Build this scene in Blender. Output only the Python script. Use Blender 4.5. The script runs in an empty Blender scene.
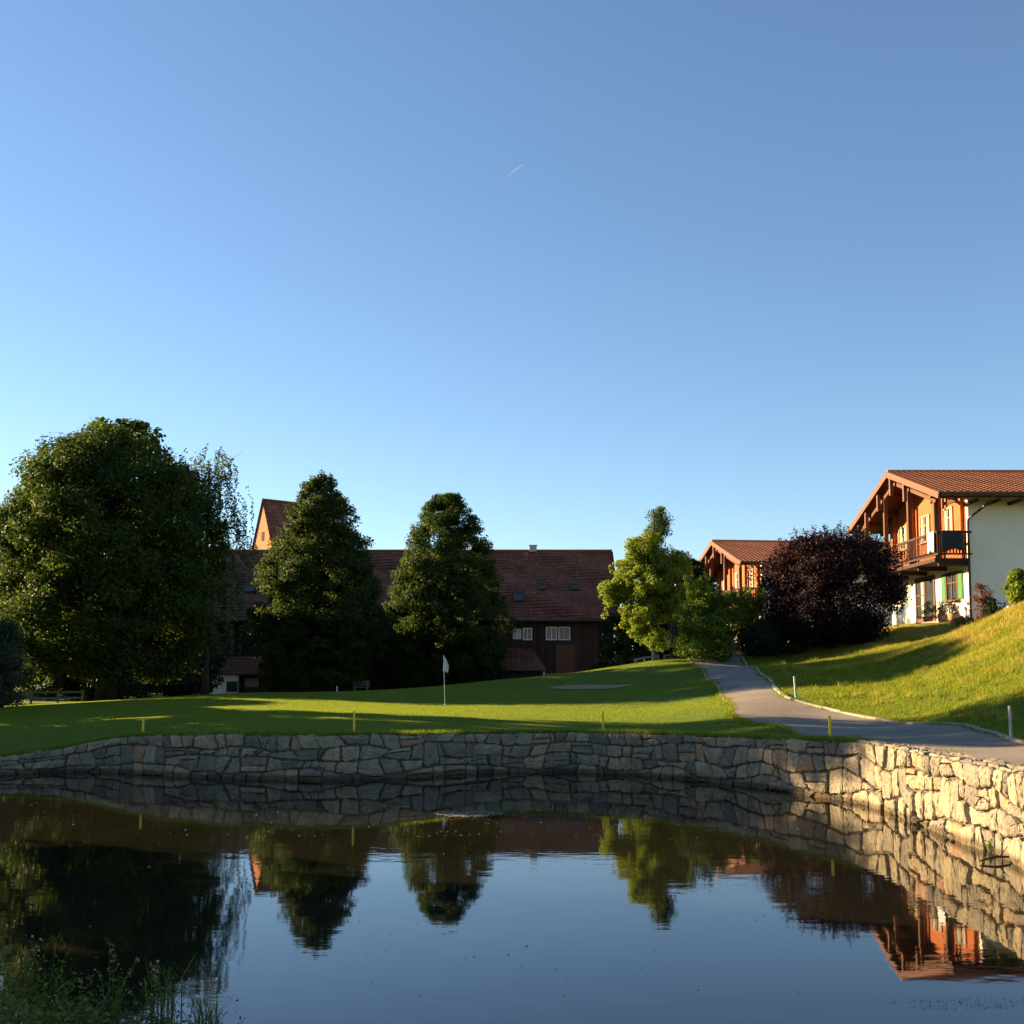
import bpy, math, random
import numpy as np
from mathutils import Vector, Matrix, noise
random.seed(7)
RNG = np.random.default_rng(7)
SC = bpy.context.scene
COL = SC.collection
R = math.radians
PI = math.pi

# ------------------------------------------------------------------ camera
F = 1100.0
CAMZ = 2.5
TH = R(4.5)
PPY = 585.0
cam = bpy.data.cameras.new('camera')
camo = bpy.data.objects.new('camera', cam)
COL.objects.link(camo)
camo.location = (0, 0, CAMZ)
camo.rotation_euler = (PI/2 + TH, 0, 0)
cam.sensor_width = 36
cam.lens = F/1024*36
cam.shift_y = (PPY-512)/1024
cam.clip_start = 0.05
cam.clip_end = 30000
SC.camera = camo

def ray(px, py):
    u = (px-512)/F; v = (PPY-py)/F
    return Vector((u, math.cos(TH)-v*math.sin(TH), math.sin(TH)+v*math.cos(TH)))
def P(px, py, Y):
    d = ray(px, py)
    return Vector((0, 0, CAMZ)) + d*(Y/d.y)
def PZ(px, py, z=0.0):
    d = ray(px, py)
    return Vector((0, 0, CAMZ)) + d*((z-CAMZ)/d.z)

# ------------------------------------------------------------------ light
SUN_AZ = R(24)      # degrees past -X towards +Y
SUN_EL = R(16)
sdir = Vector((-math.cos(SUN_AZ)*math.cos(SUN_EL), math.sin(SUN_AZ)*math.cos(SUN_EL), math.sin(SUN_EL)))
W = bpy.data.worlds.new('World'); SC.world = W; W.use_nodes = True
nt = W.node_tree
sky = nt.nodes.new('ShaderNodeTexSky'); sky.sky_type = 'NISHITA'
sky.sun_disc = False
sky.sun_elevation = SUN_EL
sky.sun_rotation = math.atan2(sdir.x, sdir.y) % (2*PI)
sky.altitude = 500
sky.air_density = 1.0; sky.dust_density = 0.1; sky.ozone_density = 2.8
bg = nt.nodes['Background']
nt.links.new(sky.outputs[0], bg.inputs[0]); bg.inputs[1].default_value = 0.0495
sl = bpy.data.lights.new('sun', 'SUN'); sl.energy = 5.0; sl.angle = R(0.5); sl.color = (1.0, 0.72, 0.40)
so = bpy.data.objects.new('sun', sl); COL.objects.link(so)
so.rotation_euler = (-sdir).to_track_quat('-Z', 'Y').to_euler()
so.location = (-60, 20, 40)
SC.view_settings.view_transform = 'Standard'; SC.view_settings.look = 'None'
SC.view_settings.gamma = 1; SC.view_settings.use_curve_mapping = False
SC.view_settings.exposure = 2.12

# ------------------------------------------------------------------ helpers
def tag(o, label=None, cat=None, group=None, kind=None):
    if label: o['label'] = label
    if cat: o['category'] = cat
    if group: o['group'] = group
    if kind: o['kind'] = kind
    return o
def empty(name, loc, rz=0, label=None, cat=None, group=None):
    o = bpy.data.objects.new(name, None); COL.objects.link(o)
    o.location = loc; o.rotation_euler = (0, 0, rz); o.empty_display_size = .3
    return tag(o, label, cat, group)
def np_mesh(name, V, Fc, mat=None, parent=None, tint=None, smooth=False, loc=None):
    """V (n,3), Fc (m,k) constant size faces; tint: float per face"""
    V = np.asarray(V, dtype=np.float32); Fc = np.asarray(Fc, dtype=np.int32)
    me = bpy.data.meshes.new(name)
    m, k = Fc.shape
    me.vertices.add(len(V)); me.vertices.foreach_set('co', V.ravel())
    me.loops.add(m*k); me.loops.foreach_set('vertex_index', Fc.ravel())
    me.polygons.add(m)
    me.polygons.foreach_set('loop_start', np.arange(0, m*k, k, dtype=np.int32))
    me.polygons.foreach_set('loop_total', np.full(m, k, dtype=np.int32))
    if smooth: me.polygons.foreach_set('use_smooth', np.ones(m, dtype=bool))
    me.update(calc_edges=True)
    if tint is not None:
        a = me.attributes.new('tint', 'FLOAT', 'FACE'); a.data.foreach_set('value', np.asarray(tint, dtype=np.float32))
    o = bpy.data.objects.new(name, me); COL.objects.link(o)
    if mat: me.materials.append(mat)
    if parent: o.parent = parent
    if loc is not None: o.location = loc
    return o
class MB:
    def __init__(s): s.v = []; s.f = []; s.t = []
    def add(s, vs, fs, t=0.5):
        n = len(s.v); s.v += [tuple(v) for v in vs]
        for f in fs: s.f.append(tuple(i+n for i in f)); s.t.append(t)
        return s
    def box(s, c, d, rz=0, rot=None, t=0.5):
        M = rot if rot is not None else Matrix.Rotation(rz, 3, 'Z')
        vs = []
        for x in (-.5, .5):
            for y in (-.5, .5):
                for z in (-.5, .5):
                    vs.append(Vector(c)+M @ Vector((x*d[0], y*d[1], z*d[2])))
        return s.add(vs, [(0,1,3,2),(4,6,7,5),(0,4,5,1),(2,3,7,6),(0,2,6,4),(1,5,7,3)], t)
    def bounds(s, a, b, t=0.5):
        return s.box([(a[i]+b[i])/2 for i in range(3)], [b[i]-a[i] for i in range(3)], t=t)
    def bar(s, a, b, w, h=None, t=0.5):
        a = Vector(a); b = Vector(b); d = b-a; L = d.length
        q = d.to_track_quat('X', 'Z').to_matrix()
        return s.box((a+b)/2, (L, w, h or w), rot=q, t=t)
    def tube(s, pts, rad, n=8, cap=True, t=0.5):
        pts = [Vector(p) for p in pts]
        if not hasattr(rad, '__len__'): rad = [rad]*len(pts)
        vs = []; fs = []
        for i, p in enumerate(pts):
            d = (pts[min(i+1, len(pts)-1)]-pts[max(i-1, 0)])
            if d.length < 1e-9: d = Vector((0,0,1))
            d.normalize()
            a = d.cross(Vector((0,0,1)))
            if a.length < .05: a = d.cross(Vector((0,1,0)))
            a.normalize(); b = d.cross(a)
            for k in range(n):
                an = 2*PI*k/n
                vs.append(p+(a*math.cos(an)+b*math.sin(an))*rad[i])
        for i in range(len(pts)-1):
            for k in range(n):
                fs.append((i*n+k, i*n+(k+1)%n, (i+1)*n+(k+1)%n, (i+1)*n+k))
        if cap:
            fs.append(tuple(range(n))[::-1]); fs.append(tuple((len(pts)-1)*n+k for k in range(n)))
        return s.add(vs, fs, t)
    def build(s, name, mat, parent=None, smooth=False, loc=None, off=None):
        me = bpy.data.meshes.new(name)
        v = s.v
        if off is not None: v = [(a[0]-off[0], a[1]-off[1], a[2]-off[2]) for a in v]
        me.from_pydata(v, [], s.f)
        a = me.attributes.new('tint', 'FLOAT', 'FACE'); a.data.foreach_set('value', s.t)
        me.materials.append(mat)
        if smooth: me.polygons.foreach_set('use_smooth', [True]*len(me.polygons))
        me.update()
        import bmesh
        bm = bmesh.new(); bm.from_mesh(me); bmesh.ops.recalc_face_normals(bm, faces=bm.faces[:]); bm.to_mesh(me); bm.free()
        o = bpy.data.objects.new(name, me); COL.objects.link(o)
        if parent: o.parent = parent
        if loc is not None: o.location = loc
        return o

# ------------------------------------------------------------------ materials
def newmat(name):
    m = bpy.data.materials.new(name); m.use_nodes = True
    return m, m.node_tree, m.node_tree.nodes['Principled BSDF']
def node(t, typ, **kw):
    n = t.nodes.new(typ)
    for k, v in kw.items(): setattr(n, k, v)
    return n
def ramp(t, stops):
    r = t.nodes.new('ShaderNodeValToRGB')
    e = r.color_ramp.elements
    while len(e) < len(stops): e.new(.5)
    for el, (p, c) in zip(e, stops):
        el.position = p; el.color = (*c, 1)
    return r
def M(name, c1, c2=None, scale=3.0, rough=.8, bump=.0, bscale=20.0, stretch=(1,1,1), spec=.3, metal=0.0):
    m, t, b = newmat(name)
    tc = node(t, 'ShaderNodeTexCoord'); mp = node(t, 'ShaderNodeMapping'); mp.inputs['Scale'].default_value = stretch
    t.links.new(tc.outputs['Object'], mp.inputs[0])
    n = node(t, 'ShaderNodeTexNoise'); n.inputs['Scale'].default_value = scale; n.inputs['Detail'].default_value = 6; n.inputs['Roughness'].default_value = .65
    t.links.new(mp.outputs[0], n.inputs['Vector'])
    c2 = c2 or tuple(x*.7 for x in c1)
    r = ramp(t, [(.3, c1), (.7, c2)])
    t.links.new(n.outputs[0], r.inputs[0]); t.links.new(r.outputs[0], b.inputs['Base Color'])
    b.inputs['Roughness'].default_value = rough; b.inputs['Specular IOR Level'].default_value = spec
    b.inputs['Metallic'].default_value = metal
    if bump:
        n2 = node(t, 'ShaderNodeTexNoise'); n2.inputs['Scale'].default_value = bscale; n2.inputs['Detail'].default_value = 5
        t.links.new(mp.outputs[0], n2.inputs['Vector'])
        bp = node(t, 'ShaderNodeBump'); bp.inputs['Strength'].default_value = bump; bp.inputs['Distance'].default_value = .05
        t.links.new(n2.outputs[0], bp.inputs['Height']); t.links.new(bp.outputs[0], b.inputs['Normal'])
    return m
def planks(name, c1, c2, axis=2, width=.16, rough=.75, stretch=(1,1,1)):
    """boards running across one object axis, with dark joints and a grain"""
    m, t, b = newmat(name)
    tc = node(t, 'ShaderNodeTexCoord'); sp = node(t, 'ShaderNodeSeparateXYZ'); t.links.new(tc.outputs['Object'], sp.inputs[0])
    d = node(t, 'ShaderNodeMath', operation='DIVIDE'); d.inputs[1].default_value = width; t.links.new(sp.outputs[axis], d.inputs[0])
    fl = node(t, 'ShaderNodeMath', operation='FLOOR'); t.links.new(d.outputs[0], fl.inputs[0])
    fr = node(t, 'ShaderNodeMath', operation='FRACT'); t.links.new(d.outputs[0], fr.inputs[0])
    wn = node(t, 'ShaderNodeTexWhiteNoise', noise_dimensions='1D'); t.links.new(fl.outputs[0], wn.inputs['W'])
    mp = node(t, 'ShaderNodeMapping'); mp.inputs['Scale'].default_value = stretch; t.links.new(tc.outputs['Object'], mp.inputs[0])
    n = node(t, 'ShaderNodeTexNoise'); n.inputs['Scale'].default_value = 4; n.inputs['Detail'].default_value = 6; t.links.new(mp.outputs[0], n.inputs['Vector'])
    ad = node(t, 'ShaderNodeMath', operation='MULTIPLY_ADD'); ad.inputs[1].default_value = .45; t.links.new(wn.outputs[0], ad.inputs[0])
    t.links.new(n.outputs[0], ad.inputs[2])
    r = ramp(t, [(.35, c1), (.9, c2)]); t.links.new(ad.outputs[0], r.inputs[0])
    jr = ramp(t, [(0, (.25,.25,.25)), (.07, (1,1,1))]); t.links.new(fr.outputs[0], jr.inputs[0])
    mx = node(t, 'ShaderNodeMix', data_type='RGBA', blend_type='MULTIPLY'); mx.inputs[0].default_value = 1
    t.links.new(r.outputs[0], mx.inputs[6]); t.links.new(jr.outputs[0], mx.inputs[7]); t.links.new(mx.outputs[2], b.inputs['Base Color'])
    b.inputs['Roughness'].default_value = rough; b.inputs['Specular IOR Level'].default_value = .25
    bp = node(t, 'ShaderNodeBump'); bp.inputs['Strength'].default_value = .6; bp.inputs['Distance'].default_value = .02
    t.links.new(jr.outputs[0], bp.inputs['Height']); t.links.new(bp.outputs[0], b.inputs['Normal'])
    return m
def tintmat(name, stops, rough=.85, nscale=6, nmix=.35, bump=.4, bscale=18, spec=.25):
    """colour by a per-face 'tint' (each stone, each tile its own colour) times a surface mottling"""
    m, t, b = newmat(name)
    a = node(t, 'ShaderNodeAttribute', attribute_name='tint')
    r = ramp(t, stops); t.links.new(a.outputs['Fac'], r.inputs[0])
    tc = node(t, 'ShaderNodeTexCoord')
    n = node(t, 'ShaderNodeTexNoise'); n.inputs['Scale'].default_value = nscale; n.inputs['Detail'].default_value = 8; n.inputs['Roughness'].default_value = .7
    t.links.new(tc.outputs['Object'], n.inputs['Vector'])
    r2 = ramp(t, [(.3, (.35,.33,.3)), (.65, (1,1,1))]); t.links.new(n.outputs[0], r2.inputs[0])
    mx = node(t, 'ShaderNodeMix', data_type='RGBA', blend_type='MULTIPLY'); mx.inputs[0].default_value = nmix
    t.links.new(r.outputs[0], mx.inputs[6]); t.links.new(r2.outputs[0], mx.inputs[7]); t.links.new(mx.outputs[2], b.inputs['Base Color'])
    b.inputs['Roughness'].default_value = rough; b.inputs['Specular IOR Level'].default_value = spec
    n2 = node(t, 'ShaderNodeTexNoise'); n2.inputs['Scale'].default_value = bscale; n2.inputs['Detail'].default_value = 8
    t.links.new(tc.outputs['Object'], n2.inputs['Vector'])
    bp = node(t, 'ShaderNodeBump'); bp.inputs['Strength'].default_value = bump; bp.inputs['Distance'].default_value = .05
    t.links.new(n2.outputs[0], bp.inputs['Height']); t.links.new(bp.outputs[0], b.inputs['Normal'])
    return m
def leafmat(name, dark, mid, light, trans=.35):
    m, t, b = newmat(name)
    a = node(t, 'ShaderNodeAttribute', attribute_name='tint')
    r = ramp(t, [(0, dark), (.5, mid), (1, light)]); t.links.new(a.outputs['Fac'], r.inputs[0])
    t.links.new(r.outputs[0], b.inputs['Base Color']); b.inputs['Roughness'].default_value = .6; b.inputs['Specular IOR Level'].default_value = .10
    tr = node(t, 'ShaderNodeBsdfTranslucent')
    br = node(t, 'ShaderNodeMix', data_type='RGBA', blend_type='MULTIPLY'); br.inputs[0].default_value = 1
    br.inputs[7].default_value = (1.5, 1.55, .7, 1) if mid[1] > mid[0] else (1.5, .8, .8, 1)
    t.links.new(r.outputs[0], br.inputs[6]); t.links.new(br.outputs[2], tr.inputs[0])
    mx = node(t, 'ShaderNodeMixShader'); mx.inputs[0].default_value = trans
    t.links.new(b.outputs[0], mx.inputs[1]); t.links.new(tr.outputs[0], mx.inputs[2])
    t.links.new(mx.outputs[0], t.nodes['Material Output'].inputs[0])
    return m

m_leaf_maple = leafmat('maple_leaf', (.015,.029,.008), (.038,.062,.014), (.09,.118,.024), .42)
m_leaf_lime = leafmat('lime_leaf', (.014,.028,.009), (.034,.058,.014), (.085,.112,.024), .42)
m_leaf_bright = leafmat('bright_leaf', (.07,.11,.014), (.15,.20,.025), (.25,.28,.04), .45)
m_leaf_birch = leafmat('birch_leaf', (.030,.048,.022), (.055,.085,.035), (.11,.15,.065))
m_leaf_purple = leafmat('purple_leaf', (.008,.004,.006), (.016,.006,.008), (.036,.012,.013), .15)
m_leaf_dark = leafmat('dark_leaf', (.009,.018,.009), (.018,.033,.013), (.034,.054,.019), .2)
m_leaf_grey = leafmat('willow_leaf', (.035,.05,.03), (.06,.085,.05), (.10,.13,.08))
m_leaf_fresh = leafmat('shrub_leaf', (.04,.075,.014), (.09,.14,.02), (.19,.23,.035), .45)
m_leaf_dry = leafmat('dry_leaf', (.10,.05,.03), (.17,.09,.05), (.24,.15,.08), .25)
m_grass = leafmat('grass_blade', (.11,.155,.022), (.21,.245,.032), (.32,.30,.055), .55)
m_rough = leafmat('rough_grass_blade', (.11,.15,.018), (.22,.24,.03), (.37,.29,.085), .45)
m_bankgrass = leafmat('bank_leaf', (.06,.085,.020), (.115,.14,.032), (.22,.23,.075), .35)
m_bark = M('bark', (.055,.042,.032), (.02,.015,.012), 6, .95, .8, 14, (1,1,.3))
m_birchbark = M('birch_bark', (.55,.52,.47), (.12,.11,.10), 3, .8, .3, 10, (.5,.5,3))
m_stone = tintmat('field_stone', [(0,(.16,.146,.118)), (.3,(.24,.208,.155)), (.55,(.31,.262,.18)), (.82,(.38,.31,.20)), (.94,(.35,.21,.115)), (1,(.38,.34,.27))], .9, 5, .7, .65, 16)
def stain(m):
    t=m.node_tree; b=t.nodes['Principled BSDF']; l=b.inputs['Base Color'].links[0]; src=l.from_socket
    g=node(t,'ShaderNodeNewGeometry'); sp=node(t,'ShaderNodeSeparateXYZ'); t.links.new(g.outputs['Position'],sp.inputs[0])
    tc=node(t,'ShaderNodeTexCoord'); n=node(t,'ShaderNodeTexNoise'); n.inputs['Scale'].default_value=2.5; n.inputs['Detail'].default_value=5; t.links.new(tc.outputs['Object'],n.inputs['Vector'])
    ma=node(t,'ShaderNodeMath',operation='MULTIPLY_ADD'); ma.inputs[1].default_value=-.14; t.links.new(n.outputs[0],ma.inputs[0]); t.links.new(sp.outputs[2],ma.inputs[2])
    r=ramp(t,[(.0,(.40,.38,.33)),(.07,(1,1,1))]); t.links.new(ma.outputs[0],r.inputs[0])
    mx=node(t,'ShaderNodeMix',data_type='RGBA',blend_type='MULTIPLY'); mx.inputs[0].default_value=1
    t.links.new(src,mx.inputs[6]); t.links.new(r.outputs[0],mx.inputs[7]); t.links.new(mx.outputs[2],b.inputs['Base Color'])
stain(m_stone)
m_mortar = M('wall_mortar', (.16,.14,.11), (.07,.06,.05), 5, .95, .6, 25)
def asphalt():
    m,t,b=newmat('asphalt'); tc=node(t,'ShaderNodeTexCoord')
    def nz(sc,d,ro): 
        n=node(t,'ShaderNodeTexNoise'); n.inputs['Scale'].default_value=sc; n.inputs['Detail'].default_value=d; n.inputs['Roughness'].default_value=ro; t.links.new(tc.outputs['Object'],n.inputs['Vector']); return n
    r=ramp(t,[(.3,(.20,.166,.13)),(.55,(.265,.223,.178)),(.75,(.31,.266,.212))]); t.links.new(nz(.55,7,.72).outputs[0],r.inputs[0])
    r2=ramp(t,[(.35,(.6,.6,.6)),(.6,(1.1,1.1,1.1))]); n2=nz(26,6,.8); t.links.new(n2.outputs[0],r2.inputs[0])
    v=node(t,'ShaderNodeTexVoronoi',feature='DISTANCE_TO_EDGE'); v.inputs['Scale'].default_value=.45; 
    w=nz(2.0,4,.6); mx0=node(t,'ShaderNodeMix',data_type='RGBA'); mx0.inputs[0].default_value=.35; t.links.new(tc.outputs['Object'],mx0.inputs[6]); t.links.new(w.outputs[1],mx0.inputs[7]); t.links.new(mx0.outputs[2],v.inputs['Vector'])
    r3=ramp(t,[(.0,(.5,.5,.5)),(.012,(1,1,1))]); t.links.new(v.outputs['Distance'],r3.inputs[0])
    a=node(t,'ShaderNodeMix',data_type='RGBA',blend_type='MULTIPLY'); a.inputs[0].default_value=1; t.links.new(r.outputs[0],a.inputs[6]); t.links.new(r2.outputs[0],a.inputs[7])
    c=node(t,'ShaderNodeMix',data_type='RGBA',blend_type='MULTIPLY'); c.inputs[0].default_value=.7; t.links.new(a.outputs[2],c.inputs[6]); t.links.new(r3.outputs[0],c.inputs[7])
    t.links.new(c.outputs[2],b.inputs['Base Color']); b.inputs['Roughness'].default_value=.92; b.inputs['Specular IOR Level'].default_value=.2
    bp=node(t,'ShaderNodeBump'); bp.inputs['Strength'].default_value=.6; bp.inputs['Distance'].default_value=.03; t.links.new(n2.outputs[0],bp.inputs['Height']); t.links.new(bp.outputs[0],b.inputs['Normal'])
    return m
m_asphalt = asphalt()
m_kerb = tintmat('kerb_stone', [(0,(.26,.235,.18)), (1,(.40,.36,.28))], .85, 6, .4, .4)
m_sand = M('bunker_sand', (.29,.20,.115), (.21,.15,.09), 2, .95, .3, 30)
m_white = M('white_stucco', (.78,.715,.59), (.69,.63,.51), .45, .9, .15, 30)
m_white_paint = M('white_paint', (.78,.77,.73), (.66,.65,.61), 8, .6)
m_timber = planks('larch_cladding', (.30,.075,.016), (.40,.115,.026), 2, .17, .7, (.5,6,6))
m_beam = M('larch_beam', (.14,.055,.024), (.09,.038,.018), 5, .75, .3, 30, (1,1,.3))
m_fascia = M('verge_board', (.18,.075,.038), (.14,.058,.03), 3, .7)
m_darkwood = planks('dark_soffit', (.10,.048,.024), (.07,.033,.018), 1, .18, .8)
m_railing = M('railing_wood', (.060,.028,.016), (.038,.018,.012), 5, .8, .3, 30)
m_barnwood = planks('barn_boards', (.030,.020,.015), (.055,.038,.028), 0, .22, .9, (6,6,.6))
m_tile = tintmat('clay_pantile', [(0,(.36,.125,.058)), (.5,(.44,.165,.075)), (1,(.50,.21,.10))], .8, 4, .35, .2, 30)
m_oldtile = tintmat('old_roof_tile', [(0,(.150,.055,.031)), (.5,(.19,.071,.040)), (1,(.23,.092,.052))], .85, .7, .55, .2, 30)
m_tower = M('tower_render', (.45,.17,.075), (.38,.14,.06), 2, .9, .2, 20)
m_glass = M('window_glass', (.05,.055,.06), (.03,.035,.04), 2, .06, spec=.6)
m_curtain = M('curtain', (.38,.35,.30), (.24,.22,.19), 4, .8, stretch=(1,8,.5))
m_frame = M('window_frame', (.52,.30,.15), (.42,.22,.10), 4, .6)
m_greenpaint = M('green_shutter', (.055,.17,.04), (.04,.13,.03), 8, .6)
m_doorwood = M('door_wood', (.14,.065,.03), (.09,.04,.02), 5, .6)
m_metal = M('dark_gutter', (.09,.06,.045), (.06,.04,.03), 5, .45, metal=.3)
m_grey = M('grey_post', (.42,.42,.40), (.30,.30,.28), 10, .6)
m_yellow = M('yellow_paint', (.86,.62,.03), (.76,.54,.03), 10, .5)
m_darkcloth = M('dark_cloth', (.035,.038,.04), (.02,.02,.022), 5, .9)
m_cloth = M('white_cloth', (.62,.61,.60), (.45,.45,.45), 4, .9)
m_plank = M('weathered_plank', (.27,.23,.18), (.18,.15,.115), 6, .85)
m_rock = M('boulder', (.42,.37,.28), (.24,.21,.16), 4, .9, .6, 10)
m_terracotta = M('terracotta', (.45,.19,.09), (.35,.14,.07), 6, .8)
m_petal = M('petals', (.72,.68,.60), (.6,.15,.12), 30, .7)
m_speck = M('floating_debris', (.32,.29,.22), (.20,.17,.12), 30, .8)

# ------------------------------------------------------------------ pond outline and wall path
wl = [(-150,783,.36),(-70,779,.38),(0,775,.43),(60,772,.56),(105,772,.78),(140,774,.90),(190,777,.97),(250,779,1.0),(330,780,1.0),(400,778,.98),(480,773,.94),
      (560,772,.95),(610,774,.97),(660,777,.98),(710,782,1.0),(760,788,1.03),(805,795,1.08),(840,800,1.11),(862,804,1.13),(890,812,1.14),(929,828,1.15),
      (967,843,1.16),(1005,857,1.16),(1045,878,1.15),(1150,940,1.12),(1400,1100,1.05)]
base_pts = []
for px, py, zt in wl:
    p = PZ(px, py, 0); base_pts.append((p.x, p.y, zt))
def catmull(pts, n=10):
    out = []
    for i in range(len(pts)-1):
        p0 = pts[max(i-1,0)]; p1 = pts[i]; p2 = pts[i+1]; p3 = pts[min(i+2,len(pts)-1)]
        for k in range(n):
            t = k/n
            out.append(tuple(.5*((2*b)+(-a+c)*t+(2*a-5*b+4*c-d)*t*t+(-a+3*b-3*c+d)*t**3) for a,b,c,d in zip(p0,p1,p2,p3)))
    out.append(tuple(pts[-1])); return out
wp = np.array(catmull(base_pts, 8))
seg = np.linalg.norm(np.diff(wp[:,:2],axis=0),axis=1)
ws = np.concatenate([[0],np.cumsum(seg)])
WL = ws[-1]
tg = np.gradient(wp[:,:2],axis=0); tg /= np.linalg.norm(tg,axis=1)[:,None]
for _ in range(2):
    tg[1:-1] = (tg[:-2]+tg[1:-1]*2+tg[2:])/4
tg /= np.linalg.norm(tg,axis=1)[:,None]
def wpos(s):
    x = np.interp(s, ws, wp[:,0]); y = np.interp(s, ws, wp[:,1]); z = np.interp(s, ws, wp[:,2])
    tx = np.interp(s, ws, tg[:,0]); ty = np.interp(s, ws, tg[:,1]); l = np.hypot(tx,ty)
    return x, y, z, ty/l, -tx/l      # pos, top, outward normal (to the pond)
near_bank = [(4.6,6.5),(3.2,6.2),(1.4,6.4),(0,6.7),(-1.2,7.0),(-2.2,7.5),(-3.2,8.0),(-4.6,8.6),(-7,9.4),(-11,11),(-15,14),(-17.5,18),(-18,22),(-16.8,24.2)]
poly = np.array([tuple(p[:2]) for p in wp] + near_bank)
def sdist(x, y):
    """signed distance to the pond outline, positive on land"""
    a = poly; b = np.roll(poly,-1,axis=0)
    d2 = np.full(x.shape, 1e9); ins = np.zeros(x.shape, bool)
    for (ax,ay),(bx,by) in zip(a,b):
        ex,ey = bx-ax,by-ay
        t = np.clip(((x-ax)*ex+(y-ay)*ey)/(ex*ex+ey*ey+1e-12),0,1)
        d2 = np.minimum(d2,(x-ax-t*ex)**2+(y-ay-t*ey)**2)
        c = ((ay>y)!=(by>y)) & (x < (bx-ax)*(y-ay)/(by-ay+1e-12)+ax)
        ins ^= c
    d = np.sqrt(d2); return np.where(ins,-d,d)

# ------------------------------------------------------------------ terrain height (thin plate spline)
ctrl = []
for px,py,Y in [(445,705,40),(445,714,34),(445,694,46),(430,688,50),(250,702,40),(250,693,48),(330,692,50),(200,697,45),(150,702,42),(100,708,40),(60,718,36),
                (20,728,32),(0,735,30),(-60,745,28),(500,680,51),(560,675,51),(620,668,50),(655,661,50),(600,701,38),(600,715,33),(680,703,36),(690,682,43),
                (560,690,44),(625,685,46),(650,674,47),(700,719,30),(300,713,34),(200,715,34),(150,722,31.5),
                (690,659,49.5),(705,670,44),(720,688,37),(733,708,30.5),(775,725,26),(840,742,22),
                (742,660,49.5),(765,678,39),(783,697,32.5),(830,712,29.5),(900,726,26.5),(1024,747,19.8),
                (850,700,31.5),(900,690,32),(950,690,29),(1000,695,26),(1010,735,21),(900,660,39),(960,655,36),(1024,640,31.5),(1024,605,37),(985,625,41),(955,636,44),
                (890,642,47),(890,627,54),(830,660,45),(770,668,47),(800,678,39)]:
    p = P(px,py,Y); ctrl.append((p.x,p.y,p.z))
for i in range(0,len(wp),14):
    ctrl.append((wp[i,0]+ -1*wpos(ws[i])[3]*.5, wp[i,1]-wpos(ws[i])[4]*.5, wp[i,2]))
ctrl += [(-20,60,.9),(-10,60,1.1),(0,62,1.2),(5,62,1.6),(9.5,62,3.0),(-30,60,.8),(-25,45,.8),(-15,80,.9),(-30,80,.9),(0,80,1.0),(8,80,1.6),(14,72,3.6),
         (19,52,4.7),(21,51,4.9),(21,62,4.9),(30,52,5.0),(30,45,5.2),(23,42,5.0),(26,35,5.2),(18,30,4.2),(16,22,3.4),(13,18,2.4),(12,12,2),(20,12,4),
         (16.5,80,4.0),(25,82,4.2),(9.2,14,1.12),(8.7,8,1.1),(7.4,14,1.12),(7.2,8,1.08),(6,4,1.05),
         (-60,40,.9),(-40,22,.7),(-60,100,1),(0,130,1),(60,130,4),(60,60,5),(60,10,4),(-30,8,.7),(0,-20,1),(0,0,.9),(3,3.5,.7),(-4,4.5,.6),(-10,7,.5),(-60,-20,1),(60,-30,2)]
for x,y in near_bank: ctrl.append((x,y,.06))
ctrl = np.array(ctrl)
# drop near-duplicates
keep=[]
for i in range(len(ctrl)):
    if all(np.hypot(*(ctrl[i,:2]-ctrl[j,:2]))>.6 for j in keep): keep.append(i)
ctrl = ctrl[keep]
def phi(r2): return np.where(r2>1e-9, r2*np.log(np.maximum(r2,1e-9))*.5, 0)
N = len(ctrl)
S_ = 10.0
cx, cy = ctrl[:,0]/S_, ctrl[:,1]/S_
A = phi((cx[:,None]-cx)**2+(cy[:,None]-cy)**2) + np.eye(N)*.004
Pm = np.column_stack([np.ones(N),cx,cy])
K = np.block([[A,Pm],[Pm.T,np.zeros((3,3))]])
sol = np.linalg.solve(K, np.concatenate([ctrl[:,2],np.zeros(3)]))
def tps(x,y):
    x=x/S_; y=y/S_
    o = sol[N]+sol[N+1]*x+sol[N+2]*y
    for i in range(N): o = o+sol[i]*phi((x-cx[i])**2+(y-cy[i])**2)
    return o
def land(x,y):
    x=np.asarray(x,float); y=np.asarray(y,float)
    r = np.hypot(x, y-40)
    w = np.clip((r-70)/60,0,1); w=w*w*(3-2*w)
    cxx = np.where(r>130, x*130/np.maximum(r,1), x); cyy=np.where(r>130, 40+(y-40)*130/np.maximum(r,1), y)
    z = tps(cxx,cyy)*(1-w)+1.0*w
    return np.maximum(z, .05)
def near_top(x,y):
    best=np.full(x.shape,1e9); zt=np.zeros(x.shape)
    for i in range(0,len(wp),2):
        d=(x-wp[i,0])**2+(y-wp[i,1])**2
        k=d<best; best=np.where(k,d,best); zt=np.where(k,wp[i,2],zt)
    return np.sqrt(best), zt
def H(x,y):
    x=np.asarray(x,float); y=np.asarray(y,float)
    z=land(x,y)
    d,zt=near_top(x,y)
    w=np.exp(-(d/.9)**2)
    z=z*(1-w)+zt*w
    return z
def h1(x,y): return float(H(np.array([x]),np.array([y]))[0])

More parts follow.
